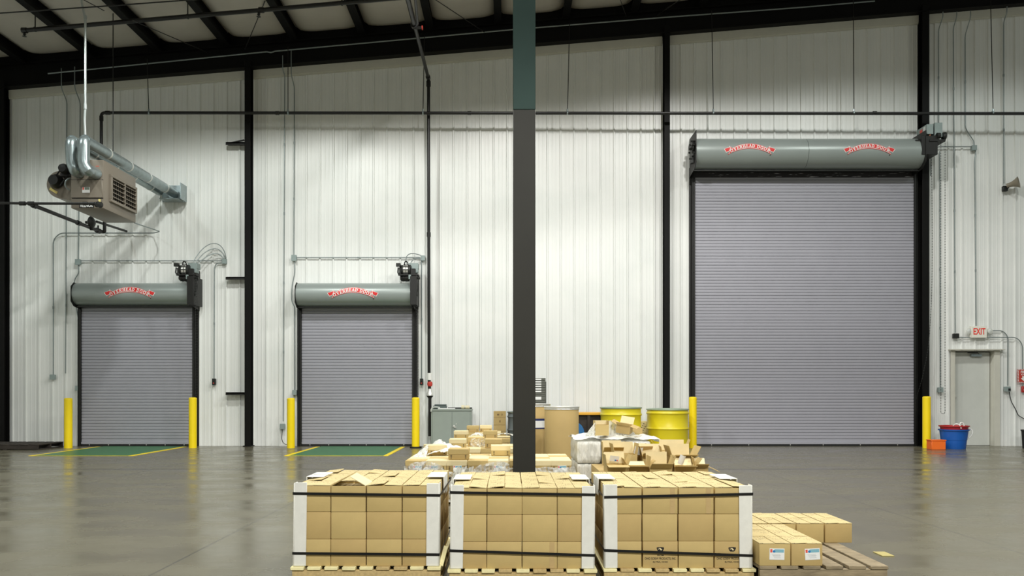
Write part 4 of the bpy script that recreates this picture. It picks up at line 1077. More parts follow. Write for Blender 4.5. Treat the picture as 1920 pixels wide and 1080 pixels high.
mb = MB(); mb.box(cxm - hw - 0.06, cxm + hw + 0.06, YCOL - 0.06, YCOL + 0.27, 0, 0.02); mb.build('base_plate', colm, col, bevel=0.003)

# ------------------------------------------------------------------ pallets
def pallet(label, x0, x1, y0, y1, n, top=0.12, bright=True, rot=0, end_m=None, top_m=None):
    """deck boards run away from the camera, their sawn ends face it"""
    t = thing('pallet', label, 'pallet', ((x0 + x1) / 2, (y0 + y1) / 2, 0))
    bt = 0.022; em = end_m or woodend
    w_ = (x1 - x0) / n * 0.80
    for k in range(n):
        c = x0 + w_ / 2 + (x1 - x0 - w_) * k / (n - 1)
        dx = random.uniform(-0.006, 0.006); dy = random.uniform(-0.008, 0.004)
        mb = MB(); mb.box(c - w_ / 2 + dx, c + w_ / 2 + dx, y0 + dy, y1, top - bt, top)
        mb.build('deck_board', [em if random.random() < 0.75 else (top_m or wood)], t, bevel=0.003)
    for k, yy in enumerate((y0 + 0.008, (y0 + y1) / 2 - 0.02, y1 - 0.045)):
        mb = MB(); mb.box(x0 + 0.006, x1 - 0.006, yy, yy + 0.038, 0.016, top - bt - 0.0005); mb.build('stringer', top_m or wood, t, bevel=0.003)
    for k in range(3):
        c = x0 + 0.05 + (x1 - x0 - 0.1) * k / 2
        mb = MB(); mb.box(c - 0.045, c + 0.045, y0 + 0.01, y1, 0.0, 0.0158); mb.build('bottom_board', top_m or wood, t, bevel=0.003)
    return t

# ------------------------------------------------------------------ carton prototypes
def shipping_label(parent, cx, y, cz, w_=0.095, h_=0.075, tilt=0.0):
    """flat on a front face at plane y, local coordinates"""
    R = Matrix.Translation((cx, y, cz)) @ Matrix.Rotation(tilt, 4, 'Y')
    mb = MB(); mb.box(-w_ / 2, w_ / 2, -0.0012, 0, -h_ / 2, h_ / 2, 0, R)
    mb.box(-w_ * 0.18, w_ * 0.46, -0.0018, -0.001, h_ * 0.14, h_ * 0.42, 2, R)
    mb.box(-w_ * 0.45, -w_ * 0.31, -0.0018, -0.001, h_ * 0.14, h_ * 0.42, 1, R)
    cir = [(-w_ * 0.2 + w_ * 0.085 * math.cos(a), h_ * 0.24 + w_ * 0.085 * math.sin(a)) for a in [2 * math.pi * k / 14 for k in range(14)]]
    mb.add([R @ Vector((u, -0.0022, v)) for u, v in cir], [tuple(range(14))], 3)
    for k in range(4):
        mb.box(-w_ * (0.34 - 0.05 * k), w_ * (0.22 + 0.04 * (k % 2)), -0.0016, -0.001, h_ * (-0.04 - 0.1 * k), h_ * (-0.015 - 0.1 * k), 4, R)
    return mb.build('shipping_label', [paper, labelr, labelc, labelb, labelk], parent, smooth=False, origin=(0, 0, 0))

def seal(a, b): return (a + b) / 2
def new_carton(w_, d_, h_, m, top=None, lift=(0.0, 0.0), lid=False, tape=False, handle=False, bulge=0.002):
    """carton standing on z=0, front at y=0, centred in x"""
    mb = MB()
    # gently bulged faces
    nx, nz = 4, 3
    body = MB(); body.box(-w_ / 2, w_ / 2, 0, d_, 0, h_)
    o = body.build('carton', m, None, bevel=0.004, seg=2, origin=(0, 0, 0))
    if top is not None:
        for s, lf in ((-1, lift[0]), (1, lift[1])):
            f = MB(); n = 6; th = 0.004
            # flap hinged at the outer side edge, its inner edge lifted
            xs = [s * (w_ / 2 - 0.001) * (1 - k / n) + s * 0.0015 * k / n for k in range(n + 1)]
            zs = [h_ + lf * math.sin(math.pi / 2 * k / n) ** 1.5 + (0.001) for k in range(n + 1)]
            vs = []
            for x, z in zip(xs, zs):
                for y in (-0.001, d_ * 0.5, d_ + 0.001): vs += [(x, y, z), (x, y, z + th)]
            fs = []
            for k in range(n):
                b = k * 6; c = b + 6
                for j in (0, 2):
                    fs += [(b + j, b + j + 2, c + j + 2, c + j), (b + j + 1, c + j + 1, c + j + 3, b + j + 3)]
                fs += [(b, c, c + 1, b + 1), (b + 4, b + 5, c + 5, c + 4)]
            fs += [(0, 1, 3, 2), (2, 3, 5, 4), (n * 6, n * 6 + 2, n * 6 + 3, n * 6 + 1), (n * 6 + 2, n * 6 + 4, n * 6 + 5, n * 6 + 3)]
            f.add(vs, fs); f.build('flap', top, o)
    if lid:
        f = MB(); f.box(-w_ / 2 - 0.003, w_ / 2 + 0.003, -0.003, d_ + 0.003, h_ * 0.52, h_ + 0.002); f.build('lid', lid if not isinstance(lid, bool) else kraftlt, o, bevel=0.004)
    if tape:
        f = MB(); f.box(w_ / 2 - 0.05, w_ / 2 - 0.018, -0.0012, 0.0, 0.002, h_ - 0.002)
        for k in range(5): f.box(w_ / 2 - 0.043, w_ / 2 - 0.027, -0.002, -0.001, h_ * (0.12 + 0.18 * k), h_ * (0.155 + 0.18 * k))
        f.build('taped_seam', tapem, o)
    if handle:
        for s in (-1, 1):
            f = MB()
            for k in range(3): f.box(s * w_ * 0.36 - 0.008, s * w_ * 0.36 + 0.008, -0.0008, 0.0, h_ * (0.14 + 0.12 * k), h_ * (0.20 + 0.12 * k))
            f.build('printed_mark', inkm, o, smooth=False)
    return o

ORD = ['first', 'second', 'third', 'fourth', 'fifth', 'sixth', 'seventh', 'eighth']
def place(proto, state, label, loc, rotz=0.0, group=None):
    """a copy of the prototype with copies of its parts; the prototypes are dropped at the end"""
    state[proto.name] = proto
    o = copy_tree(proto)
    o.location = loc; o.rotation_euler = (0, 0, rotz)
    return tag(o, label, 'carton', group)
ST = {}

# --- front row: three strapped loads --------------------------------------------------------------
CW, CD, CH = 0.2284, 0.25, 0.1755
plain = [new_carton(CW - 0.003, CD - 0.003, CH - 0.0015, m) for m in (kraft, kraft2)]
taped = new_carton(CW - 0.003, CD - 0.003, CH - 0.0015, kraft, tape=True)
tops = [new_carton(CW - 0.003, CD - 0.003, CH - 0.007, kraft, cardtop, l) for l in ((0.0, 0.001), (0.002, 0.009), (0.012, 0.003), (0.004, 0.0))]
tops_t = new_carton(CW - 0.003, CD - 0.003, CH - 0.007, kraft, cardtop, (0.006, 0.001), tape=True)
Y1 = 5.30
FR = Y1 / F
LOADS = (('left', PX(551, Y1), PX(822, Y1), 0.1026), ('middle', PX(845, Y1), PX(1113, Y1), 0.0857), ('right', PX(1135, Y1), PX(1409, Y1), 0.089))
LAYER = ('bottom', 'middle', 'top')
def box_text(o, withlogo=True):
    mb = MB(); w2 = (CW - 0.003)
    fn = lambda du, dv: (lambda u, v: (du + u, -0.0006, dv + v))
    put_text(mb, 'FROM', 0.0135, fn(0, 0.083), bold=0.0003, sx=1.2); put_text(mb, 'OHIO SCREW PRODUCTS, INC.', 0.020, fn(0, 0.062), bold=0.0004, sx=0.72); put_text(mb, 'ELYRIA, OHIO', 0.0135, fn(0, 0.040), bold=0.0003, sx=1.15)
    mb.build('printed_address', inkm, o, smooth=False, origin=(0, 0, 0))
    mb = MB(); sh = [(-0.023, 0.112), (-0.0245, 0.106), (-0.017, 0.089), (-0.010, 0.085), (0.010, 0.085), (0.017, 0.089), (0.0245, 0.106), (0.023, 0.112), (0.0, 0.114)]
    sh = [(u, v + 0.0225) for u, v in sh]; mb.add([(u, -0.0006, v) for u, v in sh], [tuple(range(9))], 0)
    mb.add([(u, -0.0010, v) for u, v in [(-0.012, 0.1305), (0.0, 0.1315), (0.012, 0.1185), (0.004, 0.1145)]], [(0, 1, 2, 3)], 1); mb.add([(u, -0.0010, v) for u, v in [(-0.017, 0.1285), (-0.010, 0.1225), (-0.012, 0.1195)]], [(0, 1, 2)], 1)
    mb.build('printed_emblem', [inkm, kraftlt], o, smooth=False, origin=(0, 0, 0))
for name, xa, xb, zb in LOADS:
    li = {'left': 0, 'middle': 1, 'right': 2}[name]
    pallet('pale wooden pallet under the %s strapped load of front row' % name, xa - 0.015, xb + 0.02, Y1 - 0.02, Y1 + 1.06, 9, top=zb)
    wx = (xb - xa - 0.012) / 4
    mids = {}
    for ly in range(3):
        for c in range(4):
            for rw in range(4):
                if 0 < c < 3 and rw > 0 and ly < 2: continue      # buried inside the load
                if rw == 3 and ly < 2 and c in (1, 2): continue
                x = xa + 0.006 + wx * (c + 0.5) + random.uniform(-0.0015, 0.0015)
                y = Y1 + 0.006 + rw * (CD + 0.002) + (0.0035 if rw > 1 else 0) + random.uniform(-0.002, 0.002) * (rw > 0)
                z = zb + ly * CH
                rz = 0.0
                if name == 'left' and ly == 2 and c == 1 and rw == 0: continue   # the opened carton, below
                if ly == 2:
                    p = tops_t if (name == 'right' and c in (1, 2) and rw == 0) else tops[(c * 3 + rw * 2 + li) % 4]
                    if rw == 0 and p is not tops_t: p = tops[(c + li) % 4]
                else:
                    p = plain[(c + ly + rw + li) % 2]
                    if name == 'middle' and ly == 0 and c == 2 and rw == 0: p = taped
                if rw == 0:
                    lab = 'brown carton in %s layer of the %s strapped load, front face, %s from left' % (LAYER[ly], name, ORD[c])
                elif ly == 2:
                    lab = 'brown flapped carton on top of %s strapped load, %s row back, %s from left' % (name, ORD[rw], ORD[c])
                else:
                    lab = 'brown carton on %s flank of the %s strapped load, %s layer, %s row back' % ('left' if c == 0 else 'right', name, LAYER[ly], ORD[rw])
                o = place(p, ST, lab, (x, y, z), rz, 'brown cartons of the %s strapped load' % name)
                if name == 'right' and ly == 0 and rw == 0 and c in (1, 3): box_text(o)
    # white corner boards
    zt = zb + 3 * CH
    bw = 23 * FR
    for s, xe in ((-1, xa), (1, xb)):
        mb = MB(); tilt = 0.012 * s * (1 if name == 'right' else -1) * 0
        lo = 0.002; zz = zt + 0.012
        mb.box(min(xe, xe - s * bw), max(xe, xe - s * bw), Y1 - 0.006, Y1 + 0.001, zb + lo, zz + (0.004 if s < 0 else -0.002))
        mb.box(min(xe, xe + s * 0.006), max(xe, xe + s * 0.006), Y1 - 0.006, Y1 + 0.075, zb + lo, zz)
        for v in mb.v:      # the boards lean with the load
            v.x += (v.z - zb) * (0.012 if name != 'right' else -0.006) * (1 if s < 0 else 0.6)
        tag(mb.build('corner_board', whitebd, None, bevel=0.002, origin=(xe, Y1, zb)), 'white corner board strapped upright on %s front corner of the %s load' % ('left' if s < 0 else 'right', name), 'corner board', 'white corner boards of the strapped loads')
    # edge protectors folded over the top side edges
    for s, xe in ((-1, xa), (1, xb)):
        for k in range(2):
            y = Y1 + 0.36 + k * 0.17
            mb = MB(); a = 0.115; th = 0.005
            ed = xe + s * 0.004
            mb.box(min(ed, ed - s * a), max(ed, ed - s * a), y, y + 0.14, zt + 0.012, zt + 0.012 + th)
            mb.box(min(ed, ed + s * th), max(ed, ed + s * th), y, y + 0.14, zt - 0.10 - 0.02 * k, zt + 0.012 + th)
            tag(mb.build('edge_protector', whitebd, None, bevel=0.002, origin=(ed, y, zt)), '%s white edge protector folded over %s top edge of the %s load' % ('front' if k == 0 else 'rear', 'left' if s < 0 else 'right', name), 'edge protector', 'white edge protectors on the strapped loads')
    # straps
    yb = Y1 + 4 * CD + 0.03
    sl_ = {'left': (925, 928.5, 1037, 1039.5), 'middle': (923, 927.5, 1032, 1041), 'right': (932, 926, 1031.5, 1041.5)}[name]
    for which, (ya_, yb_) in (('upper', sl_[:2]), ('lower', sl_[2:])):
        z0, z1 = PZ(ya_, Y1), PZ(yb_, Y1); hh = 0.0085; e = 0.0075
        ring = [(xa - e - 0.001, Y1 - e - 0.0015, z0), (xb + e + 0.001, Y1 - e - 0.0015, z1), (xb + e + 0.001, yb + 0.004, z1), (xa - e - 0.001, yb + 0.004, z0)]
        if which == 'upper':
            ring = [(p[0] + (0.006 if name != 'right' else 0.0) * (0.5), p[1], p[2]) for p in ring]
        inn = 0.0012
        vs = []
        cx_, cy_ = (xa + xb) / 2, (Y1 + yb) / 2
        for (x, y, z) in ring:
            sx = 1 if x > cx_ else -1; sy = 1 if y > cy_ else -1
            vs += [(x, y, z - hh), (x, y, z + hh), (x - sx * inn, y - sy * inn, z + hh), (x - sx * inn, y - sy * inn, z - hh)]
        fs = []
        for k in range(4):
            b = k * 4; c = ((k + 1) % 4) * 4
            for j in range(4): fs.append((b + j, b + (j + 1) % 4, c + (j + 1) % 4, c + j))
        mb = MB(); mb.add(vs, fs)
        tag(mb.build('strap', strapm, None, smooth=False, origin=(xa, Y1, z0)), '%s black plastic strap wrapped round the %s carton load' % (which, name), 'strap', 'black straps of the front loads')
# the opened carton in the left load: two flaps standing up like a tent
name, xa, xb, zb = LOADS[0]
wx = (xb - xa - 0.012) / 4; ox = xa + 0.006 + wx * 1.5; oz = zb + 2 * CH - 0.0012; oy = Y1 + 0.006
t = thing('carton', 'open carton on top of the left strapped load, two flaps raised like a tent', 'carton', (ox, oy, oz), 'brown cartons of the left strapped load')
w2 = (CW - 0.003) / 2; d2 = CD - 0.003; h2 = CH - 0.006
mb = MB(); q = 0.004
mb.box(ox - w2, ox + w2, oy, oy + q, oz, oz + h2); mb.box(ox - w2, ox + w2, oy + d2 - q, oy + d2, oz, oz + h2); mb.box(ox - w2, ox - w2 + q, oy, oy + d2, oz, oz + h2); mb.box(ox + w2 - q, ox + w2, oy, oy + d2, oz, oz + h2); mb.box(ox - w2, ox + w2, oy, oy + d2, oz, oz + q)
mb.build('body', kraft, t, bevel=0.0018)
mb = MB(); mb.box(ox - w2 + q, ox + w2 - q, oy + q, oy + d2 - q, oz + h2 - 0.03, oz + h2 - 0.012); mb.build('inner_flaps', kraftlt, t)
for s in (-1, 1):
    R = Matrix.Translation((ox + s * w2, oy, oz + h2)) @ Matrix.Rotation(math.radians(29 if s < 0 else 30) * s, 4, 'Y')
    mb = MB(); L_ = 0.128 if s < 0 else 0.12
    mb.box(min(0, -s * L_), max(0, -s * L_), 0, d2, -0.002, 0.002, 0, R); mb.build('flap', kraftlt if s > 0 else kraft, t)
# loose plank between left and middle loads
mb = MB(); c = P(831, 1046, Y1 + 0.12); R = Matrix.Translation(c) @ Matrix.Rotation(math.radians(14), 4, 'Y') @ Matrix.Rotation(math.radians(-25), 4, 'X')
mb.box(-0.014, 0.014, -0.05, 0.10, -0.065, 0.07, 0, R)
tag(mb.build('wood_offcut', woodend, None, bevel=0.002, origin=c), 'broken pale wood offcut jammed between left and middle strapped loads', 'wood offcut')

# --- rightmost low pallet with small cartons -------------------------------------------------------
xg0, xg1 = PX(1424, 5.2), PX(1667, 5.2)
pallet('weathered grey pallet holding small cartons at right of the strapped loads', xg0, xg1, 5.2, 6.62, 6, top=0.125, end_m=woodgr, top_m=woodgr)
smallp = [new_carton(0.198, 0.243, 0.139, m, cardtop, l, handle=False) for m, l in ((kraft, (0.0, 0.002)), (kraft2, (0.003, 0.0)), (kraft, (0.002, 0.004)))]
for r_ in range(3):
    for c_ in range(2):
        x = PX(1424, 5.2) + 0.1 + 0.2035 * c_; y = 5.205 + 0.25 * r_
        o = place(smallp[(r_ + c_) % 3], ST, 'small brown carton on grey pallet, front block, %s row, %s column' % (ORD[r_], ('left', 'right')[c_]), (x, y, 0.1255), 0.0, 'small cartons on the grey pallet')
        if r_ == 0: shipping_label(o, (-0.0, 0.022)[c_] + 0.012, -0.0012, 0.075, 0.095, 0.072, (0.02, -0.06)[c_])
for r_ in range(2):
    for c_ in range(4):
        x = PX(1598, 6.0) - 0.1 - 0.207 * (3 - c_); y = 6.0 + 0.25 * r_
        place(smallp[(r_ * 2 + c_ + 1) % 3], ST, 'small brown carton on grey pallet, back block, %s row, %s from right' % (('front', 'rear')[r_], ORD[3 - c_]), (x, y, 0.1255), 0.0, 'small cartons on the grey pallet')
mb = MB(); mb.cbox((PX(1640, 6.35), 6.2, 0.004), (0.09, 0.16, 0.006)); tag(mb.build('wood_scrap', mat('scrap_yellow', (176, 164, 104), 0.7), None, origin=(PX(1640, 6.35), 6.2, 0.0)), 'small yellowish wood scrap on floor behind the grey pallet', 'scrap')

# --- further rows of cartons behind the steel column ---------------------------------------------
lidp = [new_carton(0.222, 0.245, 0.117, m, None, lid=lm, handle=True) for m, lm in ((kraft2, kraftlt), (kraft, kraftlt), (kraft2, kraft))]
def stack(key, xa, cols, Yf, rows, layers, zb, gname, cw=0.2265, cd=0.25, skip=(), labels=()):
    for ly in range(layers):
        for c in range(cols):
            for rw in range(rows):
                if ly < layers - 1 and rw > 0 and 0 < c < cols - 1: continue
                if (ly, c, rw) in skip: continue
                p = lidp[(c * 2 + rw + ly) % 3]
                rows_t = 'front' if rw == 0 else ORD[rw]
                lab = 'lidded carton in the %s, %s layer, %s row, %s from left' % (gname, ('lower', 'middle', 'upper')[ly + 3 - layers], rows_t, ORD[c])
                o = place(p, ST, lab, (xa + cw * (c + 0.5) + random.uniform(-0.002, 0.002), Yf + cd * rw + random.uniform(-0.004, 0.004) * (rw > 0), zb + ly * 0.1195), random.uniform(-0.008, 0.008) * 0.3, 'lidded cartons of the ' + gname)
                if rw == 0 and ly == layers - 1 and c in labels: shipping_label(o, (0.02, -0.03, 0.01, -0.02, 0.0)[c], -0.0045, 0.030, 0.095, 0.07, (0.0, 0.05, -0.04, 0.0, 0.03)[c])
R2 = 9.0
pallet('pallet under the second row film wrapped carton load, left of steel column', PX(758, R2), PX(758, R2) + 1.15, R2 - 0.02, R2 + 1.05, 9, top=0.118)
stack('a', PX(760, R2), 5, R2, 4, 3, 0.1185, 'second row load', labels=(0, 1, 2, 4))
xr2 = PX(1072, R2) - 3 * 0.2265
pallet('pallet under the low carton load right of steel column', xr2 - 0.01, xr2 + 0.70, R2 - 0.02, R2 + 1.05, 6, top=0.118)
stack('b', xr2, 3, R2, 4, 3, 0.1185, 'column side load', labels=(2,))
R3 = 10.9
pallet('pallet under the third row carton load left of steel column', PX(802, R3), PX(802, R3) + 1.16, R3 - 0.02, R3 + 1.05, 9, top=0.118)
stack('c', PX(805, R3), 5, R3, 4, 3, 0.1185, 'third row load')
R4 = 13.2
pallet('pallet under the fourth row carton load beside grey cabinet', PX(848, R4), PX(848, R4) + 0.97, R4 - 0.02, R4 + 1.05, 8, top=0.118)
stack('d', PX(851, R4), 4, R4, 4, 3, 0.1185, 'fourth row load')
R5 = 15.2
pallet('pallet under the rearmost carton load near grey cabinet', PX(866, R5), PX(866, R5) + 0.75, R5 - 0.02, R5 + 0.8, 6, top=0.118)
stack('e', PX(870, R5), 3, R5, 3, 3, 0.1185, 'rearmost load')
# single cartons standing on those loads
zt = 0.1185 + 3 * 0.1195 + 0.0005
for px, Y, rz, lab, wide in ((859.5, 9.06, 0.0, 'lidded carton standing alone on the second row load front edge', 1), (939, 9.62, 0.03, 'lidded carton on second row load against the steel column, torn film on it', 1),
                       (821, 10.0 - 0.3, 0.35, 'lidded carton askew under crumpled film at left of the second row load', 0),
                       (858, 10.95, 0.02, 'lidded carton standing on the third row load front edge, left one', 1), (925, 10.95, -0.02, 'lidded carton standing on the third row load front edge, right one', 1), (892, 11.3, 0.0, 'film covered carton between two cartons on the third row load', 1),
                       (864, 13.25, 0.0, 'lidded carton standing on the fourth row load, left one', 1), (919, 13.25, 0.0, 'lidded carton standing on the fourth row load, right one', 1), (886.5, 15.25, 0.0, 'topmost lidded carton on the rearmost load', 1), (911, 15.4, 0.03, 'second lidded carton on the rearmost load, right of the topmost', 1)):
    place(lidp[(int(px) + 1) % 3], ST, lab, (PX(px, Y), Y, zt + 0.003), rz, 'single cartons set on the rear loads')

# stretch film
def film_sheet(label, fn, nu, nv, m=film, name='stretch_film', amp=0.012, seed=0, origin=None):
    rnd = random.Random(seed); ph = [rnd.uniform(0, 6.28) for _ in range(8)]
    vs = []; fs = []
    for i in range(nu + 1):
        for j in range(nv + 1):
            u, v = i / nu, j / nv
            p = Vector(fn(u, v))
            d = amp * (math.sin(17 * u + 9 * v + ph[0]) + math.sin(31 * u - 13 * v + ph[1]) * 0.6 + math.sin(53 * u + 29 * v + ph[2]) * 0.4 + rnd.uniform(-0.5, 0.5))
            vs.append(p + Vector((d * 0.35, -abs(d), d * 0.5)))
    for i in range(nu):
        for j in range(nv):
            a = i * (nv + 1) + j; fs.append((a, a + 1, a + nv + 2, a + nv + 1))
    mb = MB(); mb.add(vs, fs)
    return tag(mb.build(name, m, None, origin=origin or tuple(vs[0])), label, 'stretch film')
xa = PX(760, R2); xb = xa + 5 * 0.2265
film_sheet('clear crumpled stretch film wrapped round the front of the second row load', lambda u, v: (xa - 0.01 + (xb - xa + 0.02) * u, R2 - 0.02, 0.02 + (0.40 + 0.05 * math.sin(9 * u) - 0.06 * max(0, 1 - abs(u - 0.55) * 6)) * v), 90, 16, seed=1)
film_sheet('film wrap on the left flank of the second row load', lambda u, v: (xa - 0.012, R2 + 0.95 * u, 0.02 + 0.40 * v), 40, 14, seed=2)
xa3 = xr2; xb3 = xr2 + 0.68
film_sheet('clear film around the low load right of steel column, trailing at its right', lambda u, v: (xa3 + (xb3 - xa3 + 0.02 + 0.16 * max(0, u - 0.8) * 5 * (1 - v)) * u, R2 - 0.02, 0.02 + 0.385 * v), 50, 14, seed=3)
film_sheet('bunched white film hanging in the gap between left and middle loads', lambda u, v: (PX(846, 8.6) + 0.20 * u + 0.02 * math.sin(8 * v), 8.72 + 0.03 * math.sin(20 * u), 0.0 + 0.43 * v), 24, 24, m=filmop, seed=4, amp=0.02)
film_sheet('loose film draped across top of second row load at its left side', lambda u, v: (PX(803, 9.7) + 0.46 * u, 9.62 + 0.3 * v, zt + 0.012 + 0.085 * math.sin(3.0 * u + 0.2) * (0.5 + v * 0.5) + 0.03 * v), 40, 20, m=filmop, seed=5, amp=0.012)
film_sheet('film flap rising from left edge of the second row load', lambda u, v: (PX(770, 9.4) + 0.17 * u + 0.02 * v, 9.5 + 0.1 * v, zt - 0.01 + 0.02 * v + 0.14 * u * v), 18, 12, seed=6, m=filmop)
film_sheet('crumpled film over back left of the third row load', lambda u, v: (PX(803, 11.0) + 0.22 * u, 10.96 + 0.5 * v, zt + 0.012 + 0.055 * math.sin(3.1 * u) * (0.4 + v)), 24, 16, m=filmop, seed=7)
film_sheet('film covering the middle carton gap on third row load front', lambda u, v: (PX(880, 10.86) + 0.235 * u, 11.2 - 0.02 * v, zt + 0.008 + 0.11 * v), 24, 12, seed=8)
film_sheet('film draped over the right of the fourth row load', lambda u, v: (PX(932, 13.3) + 0.28 * u, 13.32 + 0.4 * v, zt + 0.03 + 0.05 * math.sin(2.6 * u + 0.4) * (1 - 0.4 * v)), 24, 14, m=filmop, seed=9)
film_sheet('film draped between the two cartons on the fourth row load', lambda u, v: (PX(879, 13.3) + 0.25 * u, 13.36 + 0.2 * v, zt + 0.02 + 0.06 * math.sin(3.1 * u) * (0.6 + 0.4 * v)), 24, 12, m=filmop, seed=10)

# --- film wrapped load right of the fibre drum -----------------------------------------------------
W0, W1, WY = PX(1081, 9.7), PX(1222, 9.7), 9.7
def lump(x0, x1, y0, y1, z0, z1, seed):
    rnd = random.Random(seed); bm = bmesh.new(); bmesh.ops.create_cube(bm, size=1)
    bmesh.ops.subdivide_edges(bm, edges=bm.edges[:], cuts=9, use_grid_fill=True)
    ph = [rnd.uniform(0, 6.3) for _ in range(6)]
    mb = MB()
    for v in bm.verts:
        p = v.co * 2; e = 16.0
        n = (abs(p.x) ** e + abs(p.y) ** e + abs(p.z) ** e) ** (1 / e); p = p / max(n, 1e-6)
        k = 0.012 * (math.sin(9 * p.x + 5 * p.z + ph[0]) + math.sin(7 * p.z + 14 * p.x + ph[1]) + 0.7 * math.sin(22 * p.x + 3 * p.z + 6 * p.y + ph[2])) + rnd.uniform(-0.008, 0.008)
        v.co = Vector(((x0 + x1) / 2 + p.x * (x1 - x0) / 2 * (1 + k), (y0 + y1) / 2 + p.y * (y1 - y0) / 2 * (1 + k), (z0 + z1) / 2 + p.z * (z1 - z0) / 2 * (1 + k * 0.6)))
    bm.verts.index_update()
    mb.add([v.co.copy() for v in bm.verts], [[v.index for v in f.verts] for f in bm.faces]); bm.free(); return mb
pallet('pallet under the white film wrapped load beside the brown fibre drum', W0 - 0.02, W1 + 0.04, WY - 0.02, WY + 1.08, 8, top=0.118)
bw = (W1 - W0) / 3
for c in range(3):
    for ly in range(2):
        mb = lump(W0 + bw * c + 0.004, W0 + bw * (c + 1) - 0.004, WY, WY + 0.5, 0.119 + 0.265 * ly, 0.119 + 0.265 * (ly + 1) - 0.003, c * 5 + ly)
        tag(mb.build('wrapped_bundle', filmop, None, origin=(W0 + bw * (c + 0.5), WY, 0.119 + 0.265 * ly)), 'white film wrapped bundle, %s tier, %s from left, beside fibre drum' % (('lower', 'upper')[ly], ORD[c]), 'wrapped bundle', 'film wrapped bundles beside the fibre drum')
        mb = lump(W0 + bw * c + 0.004, W0 + bw * (c + 1) - 0.004, WY + 0.505, WY + 1.02, 0.119 + 0.265 * ly, 0.119 + 0.265 * (ly + 1) - 0.003, c * 7 + ly + 40)
        tag(mb.build('wrapped_bundle', filmop, None, origin=(W0 + bw * (c + 0.5), WY + 0.5, 0.119 + 0.265 * ly)), 'white film wrapped bundle, %s tier, %s from left, back row behind' % (('lower', 'upper')[ly], ORD[c]), 'wrapped bundle', 'film wrapped bundles beside the fibre drum')
zw = 0.119 + 0.53
film_sheet('rumpled white film covering the top of the wrapped bundles', lambda u, v: (W0 - 0.02 + (W1 - W0 + 0.3) * u, WY + 0.02 + 1.0 * v, zw + 0.012 + 0.03 * math.sin(9 * u + 3 * v) ** 2 - 0.10 * max(0, u - 0.82) * 5), 50, 30, m=filmop, seed=11, amp=0.014)

# --- opened empty cartons --------------------------------------------------------------------------
def open_carton(label, x, y, z, w_, d_, h_, angs, rotz=0.0, tilt=(0, 0), lens=None, m=kraft):
    """angs: opening angle in degrees of left, right, front, back flap from upright (0 = straight up, 90 = level outwards, -90 = closed)"""
    t = thing('open_carton', label, 'open carton', (x, y, z), 'opened empty cartons on the right pile')
    M = Matrix.Rotation(rotz, 4, 'Z') @ Matrix.Rotation(tilt[0], 4, 'X') @ Matrix.Rotation(tilt[1], 4, 'Y')
    M = Matrix.Translation((x, y, z)) @ M
    q = 0.004; mb = MB()
    mb.box(-w_ / 2, w_ / 2, 0, q, 0, h_, 0, M); mb.box(-w_ / 2, w_ / 2, d_ - q, d_, 0, h_, 0, M); mb.box(-w_ / 2, -w_ / 2 + q, q, d_ - q, 0, h_, 0, M); mb.box(w_ / 2 - q, w_ / 2, q, d_ - q, 0, h_, 0, M); mb.box(-w_ / 2 + q, w_ / 2 - q, q, d_ - q, 0, q, 0, M)
    mb.build('body', m, t, smooth=False)
    Ls = lens or (w_ * 0.5, w_ * 0.5, d_ * 0.5, d_ * 0.5)
    for k, a in enumerate(angs):
        if a is None: continue
        L_ = Ls[k]; r = math.radians(a)
        if k < 2:
            s = -1 if k == 0 else 1
            F_ = M @ Matrix.Translation((s * w_ / 2, 0, h_)) @ Matrix.Rotation(s * r, 4, 'Y'); f = MB(); f.box(-q / 2, q / 2, 0.002, d_ - 0.002, 0, L_, 0, F_)
        else:
            s = -1 if k == 2 else 1
            F_ = M @ Matrix.Translation((0, 0 if k == 2 else d_, h_)) @ Matrix.Rotation(-s * r, 4, 'X'); f = MB(); f.box(-w_ / 2 + 0.002, w_ / 2 - 0.002, -q / 2, q / 2, 0, L_, 0, F_)
        f.build('flap', m if k != 3 else kraftlt, t, smooth=False)
    return t
PY = 8.2
px0 = PX(1128, PY); px1 = px0 + 1.02
pallet('pallet under the pile of opened cartons behind the right strapped load', px0 - 0.02, px1 + 0.03, PY - 0.02, PY + 1.1, 9, top=0.118)
basep = new_carton(0.250, 0.265, 0.298, kraft2)
for c in range(4):
    for rw in range(4):
        if 0 < c < 3 and 0 < rw < 3: continue
        place(basep, ST, 'closed brown carton below the opened cartons, %s row, %s from left' % (ORD[rw], ORD[c]), (px0 + 0.128 + 0.2545 * c, PY + 0.269 * rw, 0.1185), 0.0, 'closed cartons below the opened ones')
zb = 0.1185 + 0.299
def oc(label, pxc, Y, w_, d_, h_, angs, rotz=0.0, tilt=(0, 0), z=None, **k):
    return open_carton(label, PX(pxc, Y), Y, zb if z is None else z, w_, d_, h_, angs, rotz, tilt, **k)
oc('opened carton with four splayed flaps and white paper inside, front left of pile', 1158, 8.25, 0.215, 0.235, 0.075, (8, 22, 95, 12), 0.02)
oc('opened carton with steep inward flaps, second along the front of the pile', 1197, 8.3, 0.20, 0.235, 0.05, (30, 48, 80, 75), -0.03)
oc('opened carton showing pale inner front flap, third along the front of the pile', 1239, 8.22, 0.22, 0.25, 0.045, (-5, 20, 62, 3), 0.0, lens=(0.12, 0.13, 0.12, 0.15))
oc('opened carton with white curled paper, right end of pile front', 1285, 8.3, 0.215, 0.235, 0.05, (6, 35, 80, 55), -0.05)
oc('opened carton with tall back flap, left in second row of the pile', 1174, 8.78, 0.24, 0.25, 0.14, (12, 8, None, 5), 0.03)
oc('opened carton with raised side flaps, middle of second row in the pile', 1224, 8.8, 0.22, 0.25, 0.12, (14, -12, 70, 20), -0.08)
